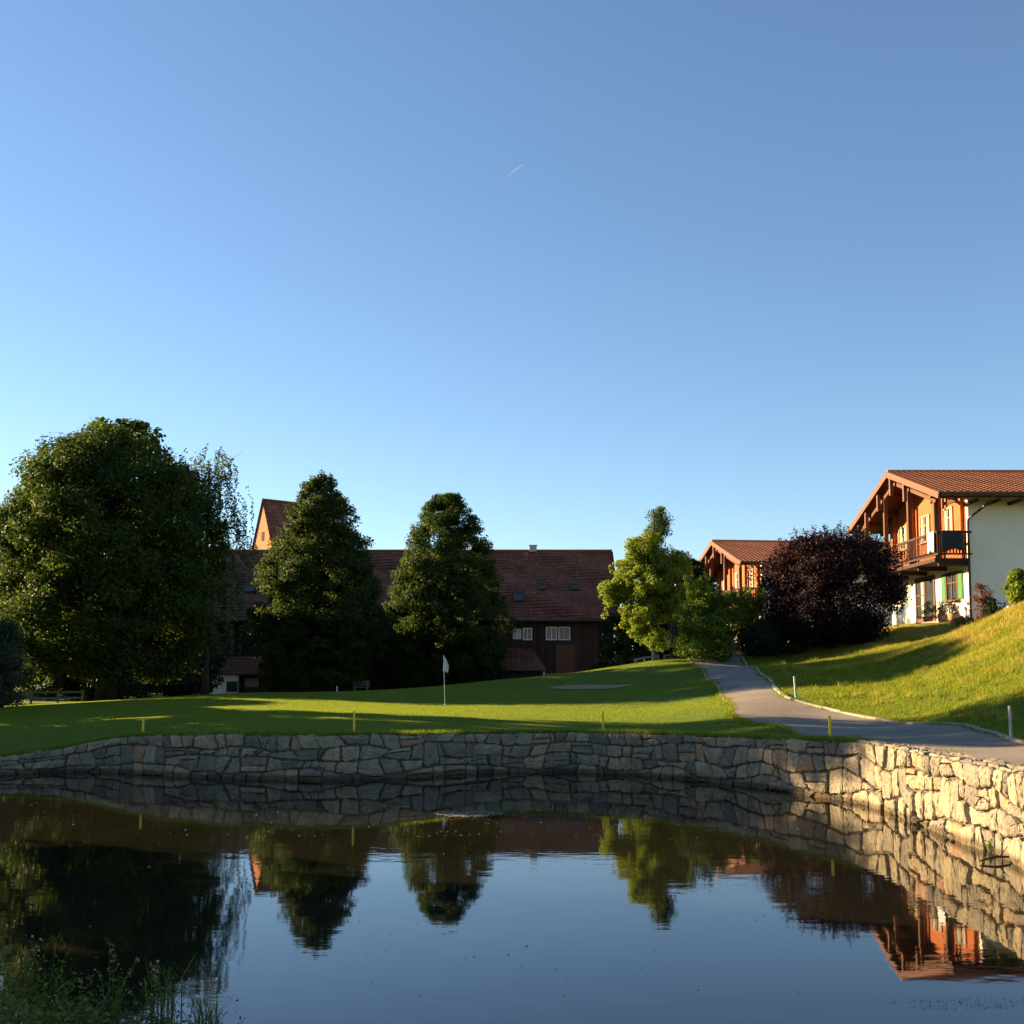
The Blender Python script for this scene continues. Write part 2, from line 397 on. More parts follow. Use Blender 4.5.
def axis(a,b,step,lo,hi,g=1.22):
    c=list(np.arange(a,b+1e-6,step)); s=step
    while c[-1]<hi: s*=g; c.append(c[-1]+s)
    s=step
    while c[0]>lo: s*=g; c.insert(0,c[0]-s)
    return np.array(c)
gx=axis(-34,34,.3,-3000,3000); gy=axis(1,64,.3,-300,6000)
GX,GY=np.meshgrid(gx,gy)
Z=H(GX.ravel(),GY.ravel())
SD=sdist(GX.ravel(),GY.ravel())
t=np.clip((SD-.1)/.2,0,1)
Z=np.where(SD<.3, -1.2*(1-t)+Z*t, Z)
nx=len(gx); ny=len(gy)
idx=np.arange(nx*ny).reshape(ny,nx)
FQ=np.stack([idx[:-1,:-1],idx[:-1,1:],idx[1:,1:],idx[1:,:-1]],-1).reshape(-1,4)

def ground_material():
    m,t,b=newmat('grass_ground')
    tc=node(t,'ShaderNodeTexCoord')
    def nz(s,det=6,ro=.6,st=(1,1,1)):
        mp=node(t,'ShaderNodeMapping'); mp.inputs['Scale'].default_value=st; t.links.new(tc.outputs['Object'],mp.inputs[0])
        n=node(t,'ShaderNodeTexNoise'); n.inputs['Scale'].default_value=s; n.inputs['Detail'].default_value=det; n.inputs['Roughness'].default_value=ro
        t.links.new(mp.outputs[0],n.inputs['Vector']); return n
    n1=nz(.45); r1=ramp(t,[(.3,(.08,.135,.014)),(.55,(.11,.17,.018)),(.75,(.14,.19,.024))]); t.links.new(n1.outputs[0],r1.inputs[0])
    n1b=nz(9,8,.75); r1b=ramp(t,[(.3,(.62,.66,.6)),(.7,(1.15,1.1,1.1))]); t.links.new(n1b.outputs[0],r1b.inputs[0])
    mx=node(t,'ShaderNodeMix',data_type='RGBA',blend_type='MULTIPLY'); mx.inputs[0].default_value=1
    t.links.new(r1.outputs[0],mx.inputs[6]); t.links.new(r1b.outputs[0],mx.inputs[7])
    n2=nz(.8,8,.7); r2=ramp(t,[(.35,(.085,.125,.018)),(.5,(.15,.16,.03)),(.62,(.24,.19,.06)),(.75,(.22,.15,.06))]); t.links.new(n2.outputs[0],r2.inputs[0])
    mx2=node(t,'ShaderNodeMix',data_type='RGBA',blend_type='MULTIPLY'); mx2.inputs[0].default_value=1
    t.links.new(r2.outputs[0],mx2.inputs[6]); t.links.new(r1b.outputs[0],mx2.inputs[7])
    at=node(t,'ShaderNodeAttribute',attribute_name='rough')
    m3=node(t,'ShaderNodeMix',data_type='RGBA'); t.links.new(at.outputs['Fac'],m3.inputs[0]); t.links.new(mx.outputs[2],m3.inputs[6]); t.links.new(mx2.outputs[2],m3.inputs[7])
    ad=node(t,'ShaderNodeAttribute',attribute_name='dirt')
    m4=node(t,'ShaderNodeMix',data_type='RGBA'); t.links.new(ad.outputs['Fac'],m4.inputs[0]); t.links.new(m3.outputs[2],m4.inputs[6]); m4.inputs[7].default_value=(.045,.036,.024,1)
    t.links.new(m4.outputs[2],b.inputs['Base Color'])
    b.inputs['Roughness'].default_value=.9; b.inputs['Specular IOR Level'].default_value=.15
    n3=nz(30,6,.8); bp=node(t,'ShaderNodeBump'); bp.inputs['Strength'].default_value=.8; bp.inputs['Distance'].default_value=.06
    t.links.new(n3.outputs[0],bp.inputs['Height']); t.links.new(bp.outputs[0],b.inputs['Normal'])
    return m
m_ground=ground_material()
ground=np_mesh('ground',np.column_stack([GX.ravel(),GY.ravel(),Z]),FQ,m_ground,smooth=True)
tag(ground,kind='structure')
gxr=GX.ravel(); gyr=GY.ravel()
# rough pasture grows up the slope east of the path; bare earth in the pond bed and under the big trees
def rough_mask(x,y):
    z=land(x,y)
    a=np.clip((x-9.3)/1.5,0,1)*np.clip((z-1.7)/2.2,0,1)*np.clip((58-y)/12,0,1)
    return a
rm=rough_mask(gxr,gyr)
a=ground.data.attributes.new('rough','FLOAT','POINT'); a.data.foreach_set('value',rm.astype(np.float32))
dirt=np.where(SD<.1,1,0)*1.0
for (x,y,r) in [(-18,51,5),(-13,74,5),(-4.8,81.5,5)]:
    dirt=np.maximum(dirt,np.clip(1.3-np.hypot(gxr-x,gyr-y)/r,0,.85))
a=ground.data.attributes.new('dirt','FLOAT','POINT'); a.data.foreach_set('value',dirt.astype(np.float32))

# ------------------------------------------------------------------ water
def water_material():
    m,t,b=newmat('pond_water')
    tc=node(t,'ShaderNodeTexCoord')
    n=node(t,'ShaderNodeTexNoise'); n.inputs['Scale'].default_value=.35; n.inputs['Detail'].default_value=4
    t.links.new(tc.outputs['Object'],n.inputs['Vector'])
    r=ramp(t,[(.35,(.009,.0085,.0055)),(.7,(.014,.012,.007))]); t.links.new(n.outputs[0],r.inputs[0]); t.links.new(r.outputs[0],b.inputs['Base Color'])
    b.inputs['Roughness'].default_value=.022; b.inputs['IOR'].default_value=1.58; b.inputs['Specular IOR Level'].default_value=.5
    mp=node(t,'ShaderNodeMapping'); mp.inputs['Scale'].default_value=(.7,1.6,1); t.links.new(tc.outputs['Object'],mp.inputs[0])
    n1=node(t,'ShaderNodeTexNoise'); n1.inputs['Scale'].default_value=2.2; n1.inputs['Detail'].default_value=3; t.links.new(mp.outputs[0],n1.inputs['Vector'])
    n2=node(t,'ShaderNodeTexNoise'); n2.inputs['Scale'].default_value=9; n2.inputs['Detail'].default_value=2; t.links.new(mp.outputs[0],n2.inputs['Vector'])
    ma=node(t,'ShaderNodeMath',operation='MULTIPLY_ADD'); ma.inputs[1].default_value=.12; t.links.new(n2.outputs[0],ma.inputs[0]); t.links.new(n1.outputs[0],ma.inputs[2])
    n4=node(t,'ShaderNodeTexNoise'); n4.inputs['Scale'].default_value=.28; n4.inputs['Detail'].default_value=3; t.links.new(mp.outputs[0],n4.inputs['Vector'])
    r4=ramp(t,[(.4,(.12,.12,.12)),(.62,(.75,.75,.75))]); t.links.new(n4.outputs[0],r4.inputs[0])
    bp=node(t,'ShaderNodeBump'); t.links.new(r4.outputs[0],bp.inputs['Strength']); bp.inputs['Distance'].default_value=.0022
    t.links.new(ma.outputs[0],bp.inputs['Height']); t.links.new(bp.outputs[0],b.inputs['Normal'])
    return m
wx=np.linspace(-19,8,10); wy=np.linspace(4,29,10); WX,WY=np.meshgrid(wx,wy)
ii=np.arange(100).reshape(10,10)
water=np_mesh('water',np.column_stack([WX.ravel(),WY.ravel(),np.zeros(100)]),np.stack([ii[:-1,:-1],ii[:-1,1:],ii[1:,1:],ii[1:,:-1]],-1).reshape(-1,4),water_material())
tag(water,kind='structure')

# ------------------------------------------------------------------ road, kerb, bunker
def resample(pl,n):
    pl=np.array(pl); d=np.concatenate([[0],np.cumsum(np.linalg.norm(np.diff(pl,axis=0),axis=1))])
    s=np.linspace(0,d[-1],n); return np.column_stack([np.interp(s,d,pl[:,0]),np.interp(s,d,pl[:,1])])
def pxy(px,py,Y): p=P(px,py,Y); return (p.x,p.y)
Lp=[(9.6,64),(8.6,56),pxy(690,659,49.5),pxy(705,670,44),pxy(720,688,37),pxy(733,708,30.5),pxy(752,719,27.6),pxy(775,725,26),pxy(805,734,24),pxy(840,742,22)]
w0=[wpos(s) for s in np.linspace(ws[np.argmin(abs(wp[:,1]-20.0)+(wp[:,0]<6)*99)],WL,8)]
Lp+=[(q[0]-q[3]*.5,q[1]-q[4]*.5) for q in w0]
Rp=[(12.2,64),(11.2,56),pxy(742,660,49.5),pxy(765,678,39),pxy(783,697,32.5),pxy(800,704,31),pxy(830,712,29.5),pxy(865,719,28),pxy(900,726,26.5),pxy(960,736,23),pxy(1024,747,19.8),(9.3,16),(9.0,11),(8.4,6.0),(7.9,4.2)]
Lc=catmull(Lp,6); Rc=catmull(Rp,6)
NR=170; NC=9
La=resample(Lc,NR); Ra=resample(Rc,NR)
tt=np.linspace(0,1,NC)[None,:,None]
RP=La[:,None,:]*(1-tt)+Ra[:,None,:]*tt
rz=H(RP[...,0].ravel(),RP[...,1].ravel())+.03
ii=np.arange(NR*NC).reshape(NR,NC)
road=np_mesh('road',np.column_stack([RP.reshape(-1,2),rz]),np.stack([ii[:-1,:-1],ii[1:,:-1],ii[1:,1:],ii[:-1,1:]],-1).reshape(-1,4),m_asphalt,smooth=True)
tag(road,kind='structure')
kb=MB()
def kerb(poly,off,wid,hei,step=.85,rng=(0,1),jit=.03):
    d=np.array(poly); dd=np.concatenate([[0],np.cumsum(np.linalg.norm(np.diff(d,axis=0),axis=1))])
    s=rng[0]*dd[-1]
    while s<rng[1]*dd[-1]-step:
        L=step*random.uniform(.75,1.15)
        p=np.array([np.interp(s+L/2,dd,d[:,0]),np.interp(s+L/2,dd,d[:,1])]); q=np.array([np.interp(s+L/2+.05,dd,d[:,0]),np.interp(s+L/2+.05,dd,d[:,1])])
        T=(q-p)/np.linalg.norm(q-p); Nn=np.array([-T[1],T[0]])*off
        c=p+Nn; z0=h1(c[0]-T[0]*L/2,c[1]-T[1]*L/2); z1=h1(c[0]+T[0]*L/2,c[1]+T[1]*L/2)
        a=Vector((c[0]-T[0]*L*.49+random.uniform(-jit,jit),c[1]-T[1]*L*.49,z0)); b=Vector((c[0]+T[0]*L*.49,c[1]+T[1]*L*.49+random.uniform(-jit,jit),z1))
        kb.bar(a,b,wid*random.uniform(.85,1.1),hei*2*random.uniform(.8,1.1),t=random.random())
        s+=L
kerb(Rc,.06,.10,.075,rng=(.14,1))
kerb(Lc,-.05,.08,.05,rng=(.14,.56))
tag(kb.build('kerb',m_kerb),kind='structure')
# bunker: a shallow sand sheet with a curved lip
bc=P(588,688.5,45); bn=48
bv=[(bc.x,bc.y,h1(bc.x,bc.y)+.02)]; bf=[]
for rr in (.35,.7,1.0):
    for k in range(bn):
        an=2*PI*k/bn; q=1+.12*math.sin(3*an+1)+.07*math.sin(5*an)
        x=bc.x+1.55*rr*q*math.cos(an); y=bc.y+.85*rr*q*math.sin(an)
        bv.append((x,y,h1(x,y)+.03+.09*max(0,math.sin(an))*rr**2))
for k in range(bn):
    bf.append((0,1+k,1+(k+1)%bn))
mb=MB(); mb.add(bv,bf+[(1+j*bn+k,1+(j+1)*bn+k,1+(j+1)*bn+(k+1)%bn,1+j*bn+(k+1)%bn) for j in range(2) for k in range(bn)])
tag(mb.build('sand_bunker',m_sand,smooth=True),kind='structure')

# ------------------------------------------------------------------ stone wall
def clip(pg,nx_,ny_,c):
    out=[]
    for i in range(len(pg)):
        a=pg[i]; b=pg[(i+1)%len(pg)]
        da=a[0]*nx_+a[1]*ny_-c; db=b[0]*nx_+b[1]*ny_-c
        if da<=0: out.append(a)
        if (da<0 and db>0) or (da>0 and db<0):
            t=da/(da-db); out.append((a[0]+(b[0]-a[0])*t,a[1]+(b[1]-a[1])*t))
    return out
def voronoi(pts,box):
    pts=np.array(pts); cells=[]
    for i,p in enumerate(pts):
        d=np.hypot(pts[:,0]-p[0],pts[:,1]-p[1]); o=np.argsort(d)[1:28]
        pg=[(max(p[0]-1.2,box[0]),box[1]),(min(p[0]+1.2,box[2]),box[1]),(min(p[0]+1.2,box[2]),box[3]),(max(p[0]-1.2,box[0]),box[3])]
        for j in o:
            q=pts[j]; nx_,ny_=q-p; pg=clip(pg,nx_,ny_,(q@q-p@p)/2)
            if len(pg)<3: break
        cells.append(pg)
    return cells
wall=MB()
def stone(pg,fn,gap,bulge,t):
    c=np.mean(pg,axis=0); pg=np.array(pg)
    # inset by 'gap' each way, then cut the corners
    hx=max(.02,(pg[:,0].max()-pg[:,0].min())/2); hy=max(.02,(pg[:,1].max()-pg[:,1].min())/2)
    pg=c+(pg-c)*np.array([max(.5,1-gap/hx),max(.5,1-gap/hy)])
    out=[]
    n=len(pg)
    for i in range(n):
        a,b=pg[i],pg[(i+1)%n]
        k=.22
        out.append(a*(1-k)+b*k); out.append(a*.5+b*.5+np.array([random.gauss(0,.014),random.gauss(0,.014)])); out.append(a*k+b*(1-k))
    out=np.array(out); m=len(out)
    tx,ty=random.gauss(0,.06),random.gauss(0,.06)
    vs=[]; 
    for sc,d in ((1.0,-.08),(1.0,bulge*.35),(.93,bulge*.8),(.72,bulge),(.35,bulge*1.08)):
        q=c+(out-c)*sc
        for pt in q:
            r=pt-c; dd=d+(r[0]*tx+r[1]*ty)*(1 if d>0 else 0)+(random.gauss(0,.006) if d>0 else 0)
            vs.append(fn(pt[0],pt[1],dd))
    vs.append(fn(c[0],c[1],bulge*1.1))
    fs=[]
    for j in range(4):
        for k in range(m): fs.append((j*m+k,j*m+(k+1)%m,(j+1)*m+(k+1)%m,(j+1)*m+k))
    for k in range(m): fs.append((4*m+k,4*m+(k+1)%m,5*m))
    wall.add(vs,fs,t)
def facefn(s,v,d):
    x,y,zt,nx_,ny_=wpos(s)
    return (x+nx_*d,y+ny_*d,v*zt*1.0)
ROWS=[-.38,-.10,.20,.47,.74,1.03]
def rowy(k,q):
    if k==0: return ROWS[0]
    if k==len(ROWS)-1: return ROWS[k]+.05*noise.noise(Vector((q*1.1,9.1,0)))
    return ROWS[k]+(.22*noise.noise(Vector((q*.8,k*5.7,1.3))))+.06*noise.noise(Vector((q*2.6,k*3.1,4)))
def quad(k0,k1,a0,a1,b0,b1):
    """stone between courses k0 and k1, left joint a0 (bottom) a1 (top), right joint b0, b1"""
    ln=[]
    for f in (0,.5,1):
        q=a0+(b0-a0)*f; ln.append((q,rowy(k0,q)))
    up=[]
    for f in (1,.5,0):
        q=a1+(b1-a1)*f; up.append((q,rowy(k1,q)))
    pg=ln+[((b0+b1)/2+random.gauss(0,.012),(ln[2][1]+up[0][1])/2)]+up+[((a0+a1)/2+random.gauss(0,.012),(ln[0][1]+up[2][1])/2)]
    return [(x+random.gauss(0,.010),y+random.gauss(0,.010)) for x,y in pg]
def tone():
    t=min(.84,max(0,random.betavariate(1.5,1.6)))
    return .95 if random.random()<.05 else t
def lay(pg): stone(pg,facefn,.017,random.uniform(.03,.10),tone())
def fill(k,a,at,b,bt,mean):
    """one course between two joints"""
    L=b-a; n=max(1,int(round(L/(mean*random.uniform(.75,1.3)))))
    w=[random.uniform(.45,1.5) for _ in range(n)]; tot=sum(w); acc=0; p0,p1=a,at
    for m_ in range(n):
        acc+=w[m_]
        q0=a+L*acc/tot+(random.gauss(0,.08) if m_<n-1 else 0); q1=at+(bt-at)*acc/tot+(random.gauss(0,.08) if m_<n-1 else 0)
        if m_==n-1: q0,q1=b,bt
        if q0-p0>.5 and random.random()<.3:
            # a big gap filled by two thin stones
            pg=quad(k,k+1,p0,p1,q0,q1); cy=sum(y for x,y in pg)/len(pg); f=random.uniform(-.05,.05)
            lo=[(x,min(y,cy+f+.06*(x-p0))) for x,y in pg]; hi=[(x,max(y,cy+f+.06*(x-p0))) for x,y in pg]
            for q in (lo,hi):
                ys=[y for x,y in q]
                if max(ys)-min(ys)>.08: lay(q)
        else: lay(quad(k,k+1,p0,p1,q0,q1))
        p0,p1=q0,q1
for k in (0,2,4):
    q=0.0; jb=jt=0.0
    while q<WL-.3:
        x_,y_,_,_,_=wpos(q); mean=.36 if (x_>6 and y_<21.5) else .41
        if k<4 and random.random()<.3:
            w_=random.uniform(.28,.5); nb=min(WL,q+w_); b0=nb+random.gauss(0,.05); b1=nb+random.gauss(0,.06)
            lay(quad(k,k+2,jb,jt,b0,b1)); jb,jt=b0,b1; q=nb
        else:
            w_=random.uniform(.7,2.0); nb=min(WL,q+w_); b0=nb+random.gauss(0,.05); b1=nb+random.gauss(0,.06)
            if k<4:
                mid=(jb+jt)/2; midb=(b0+b1)/2
                fill(k,jb,mid,b0,midb,mean); fill(k+1,mid,jt,midb,b1,mean)
            else: fill(k,jb,jt,b0,b1,mean)
            jb,jt=b0,b1; q=nb
def topfn(s,v,d):
    x,y,zt,nx_,ny_=wpos(s)
    return (x-nx_*v,y-ny_*v,zt+.0+d)
pts=[]
for v in (.1,.38):
    s=0
    while s<WL:
        pts.append((s,v+random.gauss(0,.04))); s+=random.uniform(.28,.6)
for pg in voronoi(pts,(0,-.02,WL,.5)):
    if len(pg)<3: continue
    stone(pg,topfn,.02,random.uniform(.02,.06),random.betavariate(2.2,2))
wall_o=wall.build('stone_wall',m_stone)
tag(wall_o,'curved retaining wall of rough natural stones holding the lawn above the pond','retaining wall')
back=MB()
Q=[wpos(s) for s in np.linspace(0,WL,200)]
for a,b in zip(Q[:-1],Q[1:]):
    vs=[]
    for q in (a,b):
        for d,z in ((-.02,-.6),(-.02,q[2]-.03),(-.52,q[2]-.03),(-.52,-.6)):
            vs.append((q[0]+q[3]*d,q[1]+q[4]*d,z))
    back.add(vs,[(0,1,5,4),(1,2,6,5),(2,3,7,6)])
back.build('mortar_core',m_mortar,wall_o)

# ------------------------------------------------------------------ foliage
def leaves(C,Nrm,size,asp=.62,jit=.7):
    """diamond leaves at centres C with loose normals Nrm"""
    n=len(C)
    nn=Nrm+RNG.normal(0,jit,(n,3)); nn/=np.linalg.norm(nn,axis=1)[:,None]+1e-9
    r=RNG.normal(0,1,(n,3)); a=np.cross(nn,r); a/=np.linalg.norm(a,axis=1)[:,None]+1e-9
    b=np.cross(nn,a)
    sz=size*RNG.uniform(.6,1.25,(n,1))
    fold=nn*sz*.12
    V=np.stack([C-a*sz*.5,C+b*sz*.5*asp+fold,C+a*sz*.5,C-b*sz*.5*asp+fold],1).reshape(-1,3)
    Fc=np.arange(4*n).reshape(n,4)
    return V,Fc
def clump_cloud(cc,rc,per,flat=.75):
    """points and normals for clumps at cc with radii rc"""
    n=len(cc)
    d=RNG.normal(0,1,(n,per,3)); d/=np.linalg.norm(d,axis=2)[...,None]
    rad=RNG.random((n,per,1))**.45
    off=d*rad*rc[:,None,None]; off[...,2]*=flat
    C=(cc[:,None,:]+off).reshape(-1,3)
    ct=np.repeat(RNG.random(n),per)
    return C,d.reshape(-1,3),ct
def prof_clumps(prof,z0,z1,n,lump=.18,inner=.25,squash=1.0,seed=0):
    """clump centres inside a crown whose radius follows prof [(t,r)], edge broken by noise"""
    ts=np.array([p[0] for p in prof]); rs=np.array([p[1] for p in prof])
    tt=np.linspace(0,1,200); w=np.interp(tt,ts,rs)+.15; cdf=np.cumsum(w); cdf/=cdf[-1]
    t=np.interp(RNG.random(n),cdf,tt)
    an=RNG.random(n)*2*PI
    rr=np.interp(t,ts,rs)
    lf=np.array([noise.noise(Vector((math.cos(a)*1.6+seed*7.3,math.sin(a)*1.6,tq*5.0))) for a,tq in zip(an,t)])
    rr=rr*(1+lump*2*lf*(1-t**4))
    q=np.where(RNG.random(n)<inner,RNG.uniform(.1,.75,n),RNG.uniform(.75,1.0,n))
    return np.column_stack([np.cos(an)*rr*q,np.sin(an)*rr*q*squash,z0+t*(z1-z0)])
def limbs(mb,zt,trunk_r,cc,nl,h0,lean=(0,0),flare=1.35):
    pts=[];rad=[]
    for i in range(9):
        f=i/8
        pts.append((lean[0]*f+.08*math.sin(f*5+trunk_r*9)*f,lean[1]*f+.06*math.cos(f*4)*f,zt*f-.15*(i==0)))
        rad.append(trunk_r*(1-.85*f)*(flare if i==0 else 1)+.012)
    mb.tube(pts,rad,10)
    ix=RNG.choice(len(cc),min(nl,len(cc)),replace=False)
    for i in ix:
        e=Vector(cc[i]); hz=max(h0,min(zt*.93,e.z-random.uniform(.25,.6)*math.hypot(e.x,e.y)))
        f=hz/zt; s=Vector((lean[0]*f,lean[1]*f,hz))
        m1=s.lerp(e,.4)+Vector((random.gauss(0,.15),random.gauss(0,.15),-.1)); m2=s.lerp(e,.75)+Vector((random.gauss(0,.15),random.gauss(0,.15),.1))
        r0=max(.03,trunk_r*(1-.85*f)*.5)
        mb.tube([s,m1,m2,e],[r0,r0*.6,r0*.35,.012],6,cap=False)
def tree(name,label,cat,base,prof,z0,z1,nclump,per,rc,leaf,mat,trunk_r=.25,nl=36,h0=1.5,group=None,bark=None,extra=None,lump=.18,jit=.7,inner=.25,squash=1,seed=0,flat=.75,crown='crown',stem='trunk',asp=.62,rz=0,tb=0.0):
    root=empty(name,base,rz,label,cat,group)
    cc=prof_clumps(prof,z0,z1,nclump,lump,inner,squash,seed) if prof else np.zeros((0,3))
    if prof and z1-z0>5:
        lt_=np.linspace(.72,.96,12); cc=np.vstack([cc,np.column_stack([RNG.normal(0,.16,12),RNG.normal(0,.16,12),z0+lt_*(z1-z0)])])
    if extra is not None: cc=np.vstack([cc,np.array(extra)])
    r=rc*RNG.uniform(.7,1.25,len(cc))
    if prof:
        tq=(cc[:,2]-z0)/(z1-z0); r=r*np.clip(.35+.65*np.interp(tq,[a_ for a_,b_ in prof],[b_ for a_,b_ in prof])/(.42*max(b_ for a_,b_ in prof)),.35,1)
    C,Nn,ct=clump_cloud(cc,r,per,flat)
    cen=np.array([0,0,(z0+z1)/2])
    outw=C-cen; outw/=np.linalg.norm(outw,axis=1)[:,None]+1e-6
    if prof and z1-z0>5 and nclump>100:
        sp_=prof_clumps([(a_,r_*1.05+.12) for a_,r_ in prof],z0,z1+.1,nclump,lump,0,squash,seed)
        C2,N2,ct2=clump_cloud(sp_,.34*RNG.uniform(.5,1.4,len(sp_)),44,.9)
        C=np.vstack([C,C2]); Nn=np.vstack([Nn,N2]); ct=np.concatenate([ct,ct2]); outw=C-cen; outw/=np.linalg.norm(outw,axis=1)[:,None]+1e-6
    if not prof:
        sp_=cc+RNG.normal(0,.42,cc.shape); C2,N2,ct2=clump_cloud(sp_,.22*RNG.uniform(.5,1.3,len(sp_)),40,.9)
        C=np.vstack([C,C2]); Nn=np.vstack([Nn,N2]); ct=np.concatenate([ct,ct2]); outw=C-cen; outw/=np.linalg.norm(outw,axis=1)[:,None]+1e-6
    V,Fc=leaves(C,Nn*.6+outw*.5+np.array([0,0,.35]),leaf,asp,jit)
    tint=np.clip(.35*ct+.65*RNG.random(len(C))+tb,0,1)
    np_mesh(crown,V,Fc,mat,root,tint)
    mb=MB(); limbs(mb,z0+(z1-z0)*.86,trunk_r,cc,nl,h0)
    mb.build(stem,bark or m_bark,root,smooth=True)
    return root
def gz(p): return (p[0],p[1],h1(p[0],p[1]))
TG='trees round the pond'
def from_px(px,Y,ys,ground,pxm=None):
    """profile from silhouette half widths: ys [(y, halfwidth px)] top to bottom"""
    zz=[(P(px,y,Y).z-ground,w*Y/F) for y,w in ys]; z1=zz[0][0]; z0=zz[-1][0]
    return [((z-z0)/(z1-z0),r) for z,r in zz[::-1]],z0,z1
# big broad maple on the left
p=P(108,640,53); b=gz((p.x,p.y))
pr,z0,z1=from_px(108,53,[(432,12),(446,38),(462,64),(490,88),(530,101),(580,105),(630,104),(670,90),(700,62)],b[2])
tree('maple_tree','huge broad dark green tree with a domed crown at the left of the lawn','tree',b,
     pr,1.3,z1,370,460,.95,.175,m_leaf_maple,.42,60,2.0,TG,lump=.15,seed=1)
# drooping birch at its right
p=P(206,640,54.5); b=gz((p.x,p.y))
root=empty('birch_tree',b,0,'thin leaved birch with hanging twigs at the right edge of the huge domed tree','tree',TG)
cc=prof_clumps([(0,.9),(.3,1.3),(.6,1.5),(.85,1.0),(1,.35)],3.5,12.6,90,.2,.3,1,2)
Cs=[];
for c in cc:
    for k in range(5):
        L=random.uniform(.9,2.6); o=np.array([random.gauss(0,.3),random.gauss(0,.3),random.gauss(0,.25)]); n=int(L*26)
        f=RNG.random(n)
        out=np.array([c[0],c[1],0]); out/=np.linalg.norm(out)+1e-6
        Cs.append(c+o+out*np.minimum(f,.3)[:,None]*1.0+np.column_stack([RNG.normal(0,.05,n),RNG.normal(0,.05,n),-f*L]))
# one long side branch that hangs clear of the crown
for i in range(11):
    q=np.array([1.45+i*.085,0.1*i-.4,8.3-.12*i]); 
    L=random.uniform(.8,2.0); n=int(L*34); f=RNG.random(n)
    Cs.append(q+np.column_stack([RNG.normal(0,.06,n),RNG.normal(0,.06,n),-f*L+.5]))
C=np.vstack(Cs); V,Fc=leaves(C,np.tile([[0,-.3,.2]],(len(C),1)),.14,.55,1.0)
np_mesh('crown',V,Fc,m_leaf_birch,root,RNG.random(len(C)))
mb=MB(); limbs(mb,11.5,.16,cc,24,2.5); mb.tube([(0,0,7.6),(.9,-.2,8.2),(1.7,0,8.0),(2.25,.6,7.3)],[.05,.04,.02,.01],6); mb.build('trunk',m_bark,root,smooth=True)
# the two limes before the barn
p=P(319,640,74); b=gz((p.x,p.y))
pr,z0,z1=from_px(319,74,[(474,4),(481,11),(490,17),(500,23),(514,30),(530,38),(552,46),(575,55),(612,62),(650,58),(682,44)],b[2])
tree('lime_tree','taller pointed dark green lime tree before the barn, beside the church tower','tree',b,pr,z0,z1,400,310,.78,.185,m_leaf_lime,.32,44,2.2,TG,lump=.09,seed=3,flat=.65,inner=.3)
p=P(447,640,81.5); b=gz((p.x,p.y))
pr,z0,z1=from_px(447,81.5,[(491,4),(497,11),(506,18),(518,26),(538,37),(555,45),(578,53),(615,63),(650,60),(682,44)],b[2])
tree('lime_tree','shorter dark green lime tree with a pointed crown before the middle of the barn','tree',b,pr,z0,z1,390,310,.78,.185,m_leaf_lime,.30,44,2.2,TG,lump=.09,seed=4,flat=.65,inner=.3)
# bright maple to the right of the barn
Ym=60
p=P(655,650,Ym); b=gz((p.x,p.y)); mcl=[]
for (px,py,r,n) in [(643,547,20,30),(618,589,18,26),(648,580,30,54),(640,614,24,36),(672,572,21,28),(676,604,19,22),(632,567,18,22),(655,632,20,20)]:
    c=P(px,py,Ym); rr=r*Ym/F
    for k in range(n):
        d=np.random.default_rng(k+px).normal(0,1,3); d/=np.linalg.norm(d); q=(.5+.5*((k*37)%100)/100)
        mcl.append((c.x-b[0]+d[0]*rr*q*.9,(c.y-b[1])+d[1]*rr*q*1.3,c.z-b[2]+d[2]*rr*q*.9))
tree('maple_tree','light yellow green lumpy tree catching the sun between the barn and the far chalet','tree',b,None,1.6,9.6,0,270,.42,.135,m_leaf_bright,.17,40,1.2,TG,extra=mcl)
p=P(660,640,66); b=gz((p.x,p.y))
pr,z0,z1=from_px(660,66,[(506,1.5),(520,9),(545,13),(570,15),(600,15)],b[2])
tree('birch_tree','slim pale birch whose thin top rises above the light yellow green tree','tree',b,pr,z0,z1,60,150,.5,.12,m_leaf_birch,.12,26,2.5,TG,seed=6,bark=m_birchbark,tb=.25)
p=P(694,640,70); b=gz((p.x,p.y))
pr,z0,z1=from_px(694,70,[(562,3),(575,15),(590,19),(615,20),(655,18)],b[2])
tree('spruce_tree','dark evergreen tree standing in front of the far gable of the farther chalet','tree',b,pr,z0,z1,90,170,.55,.2,m_leaf_dark,.16,22,1,TG,seed=7)
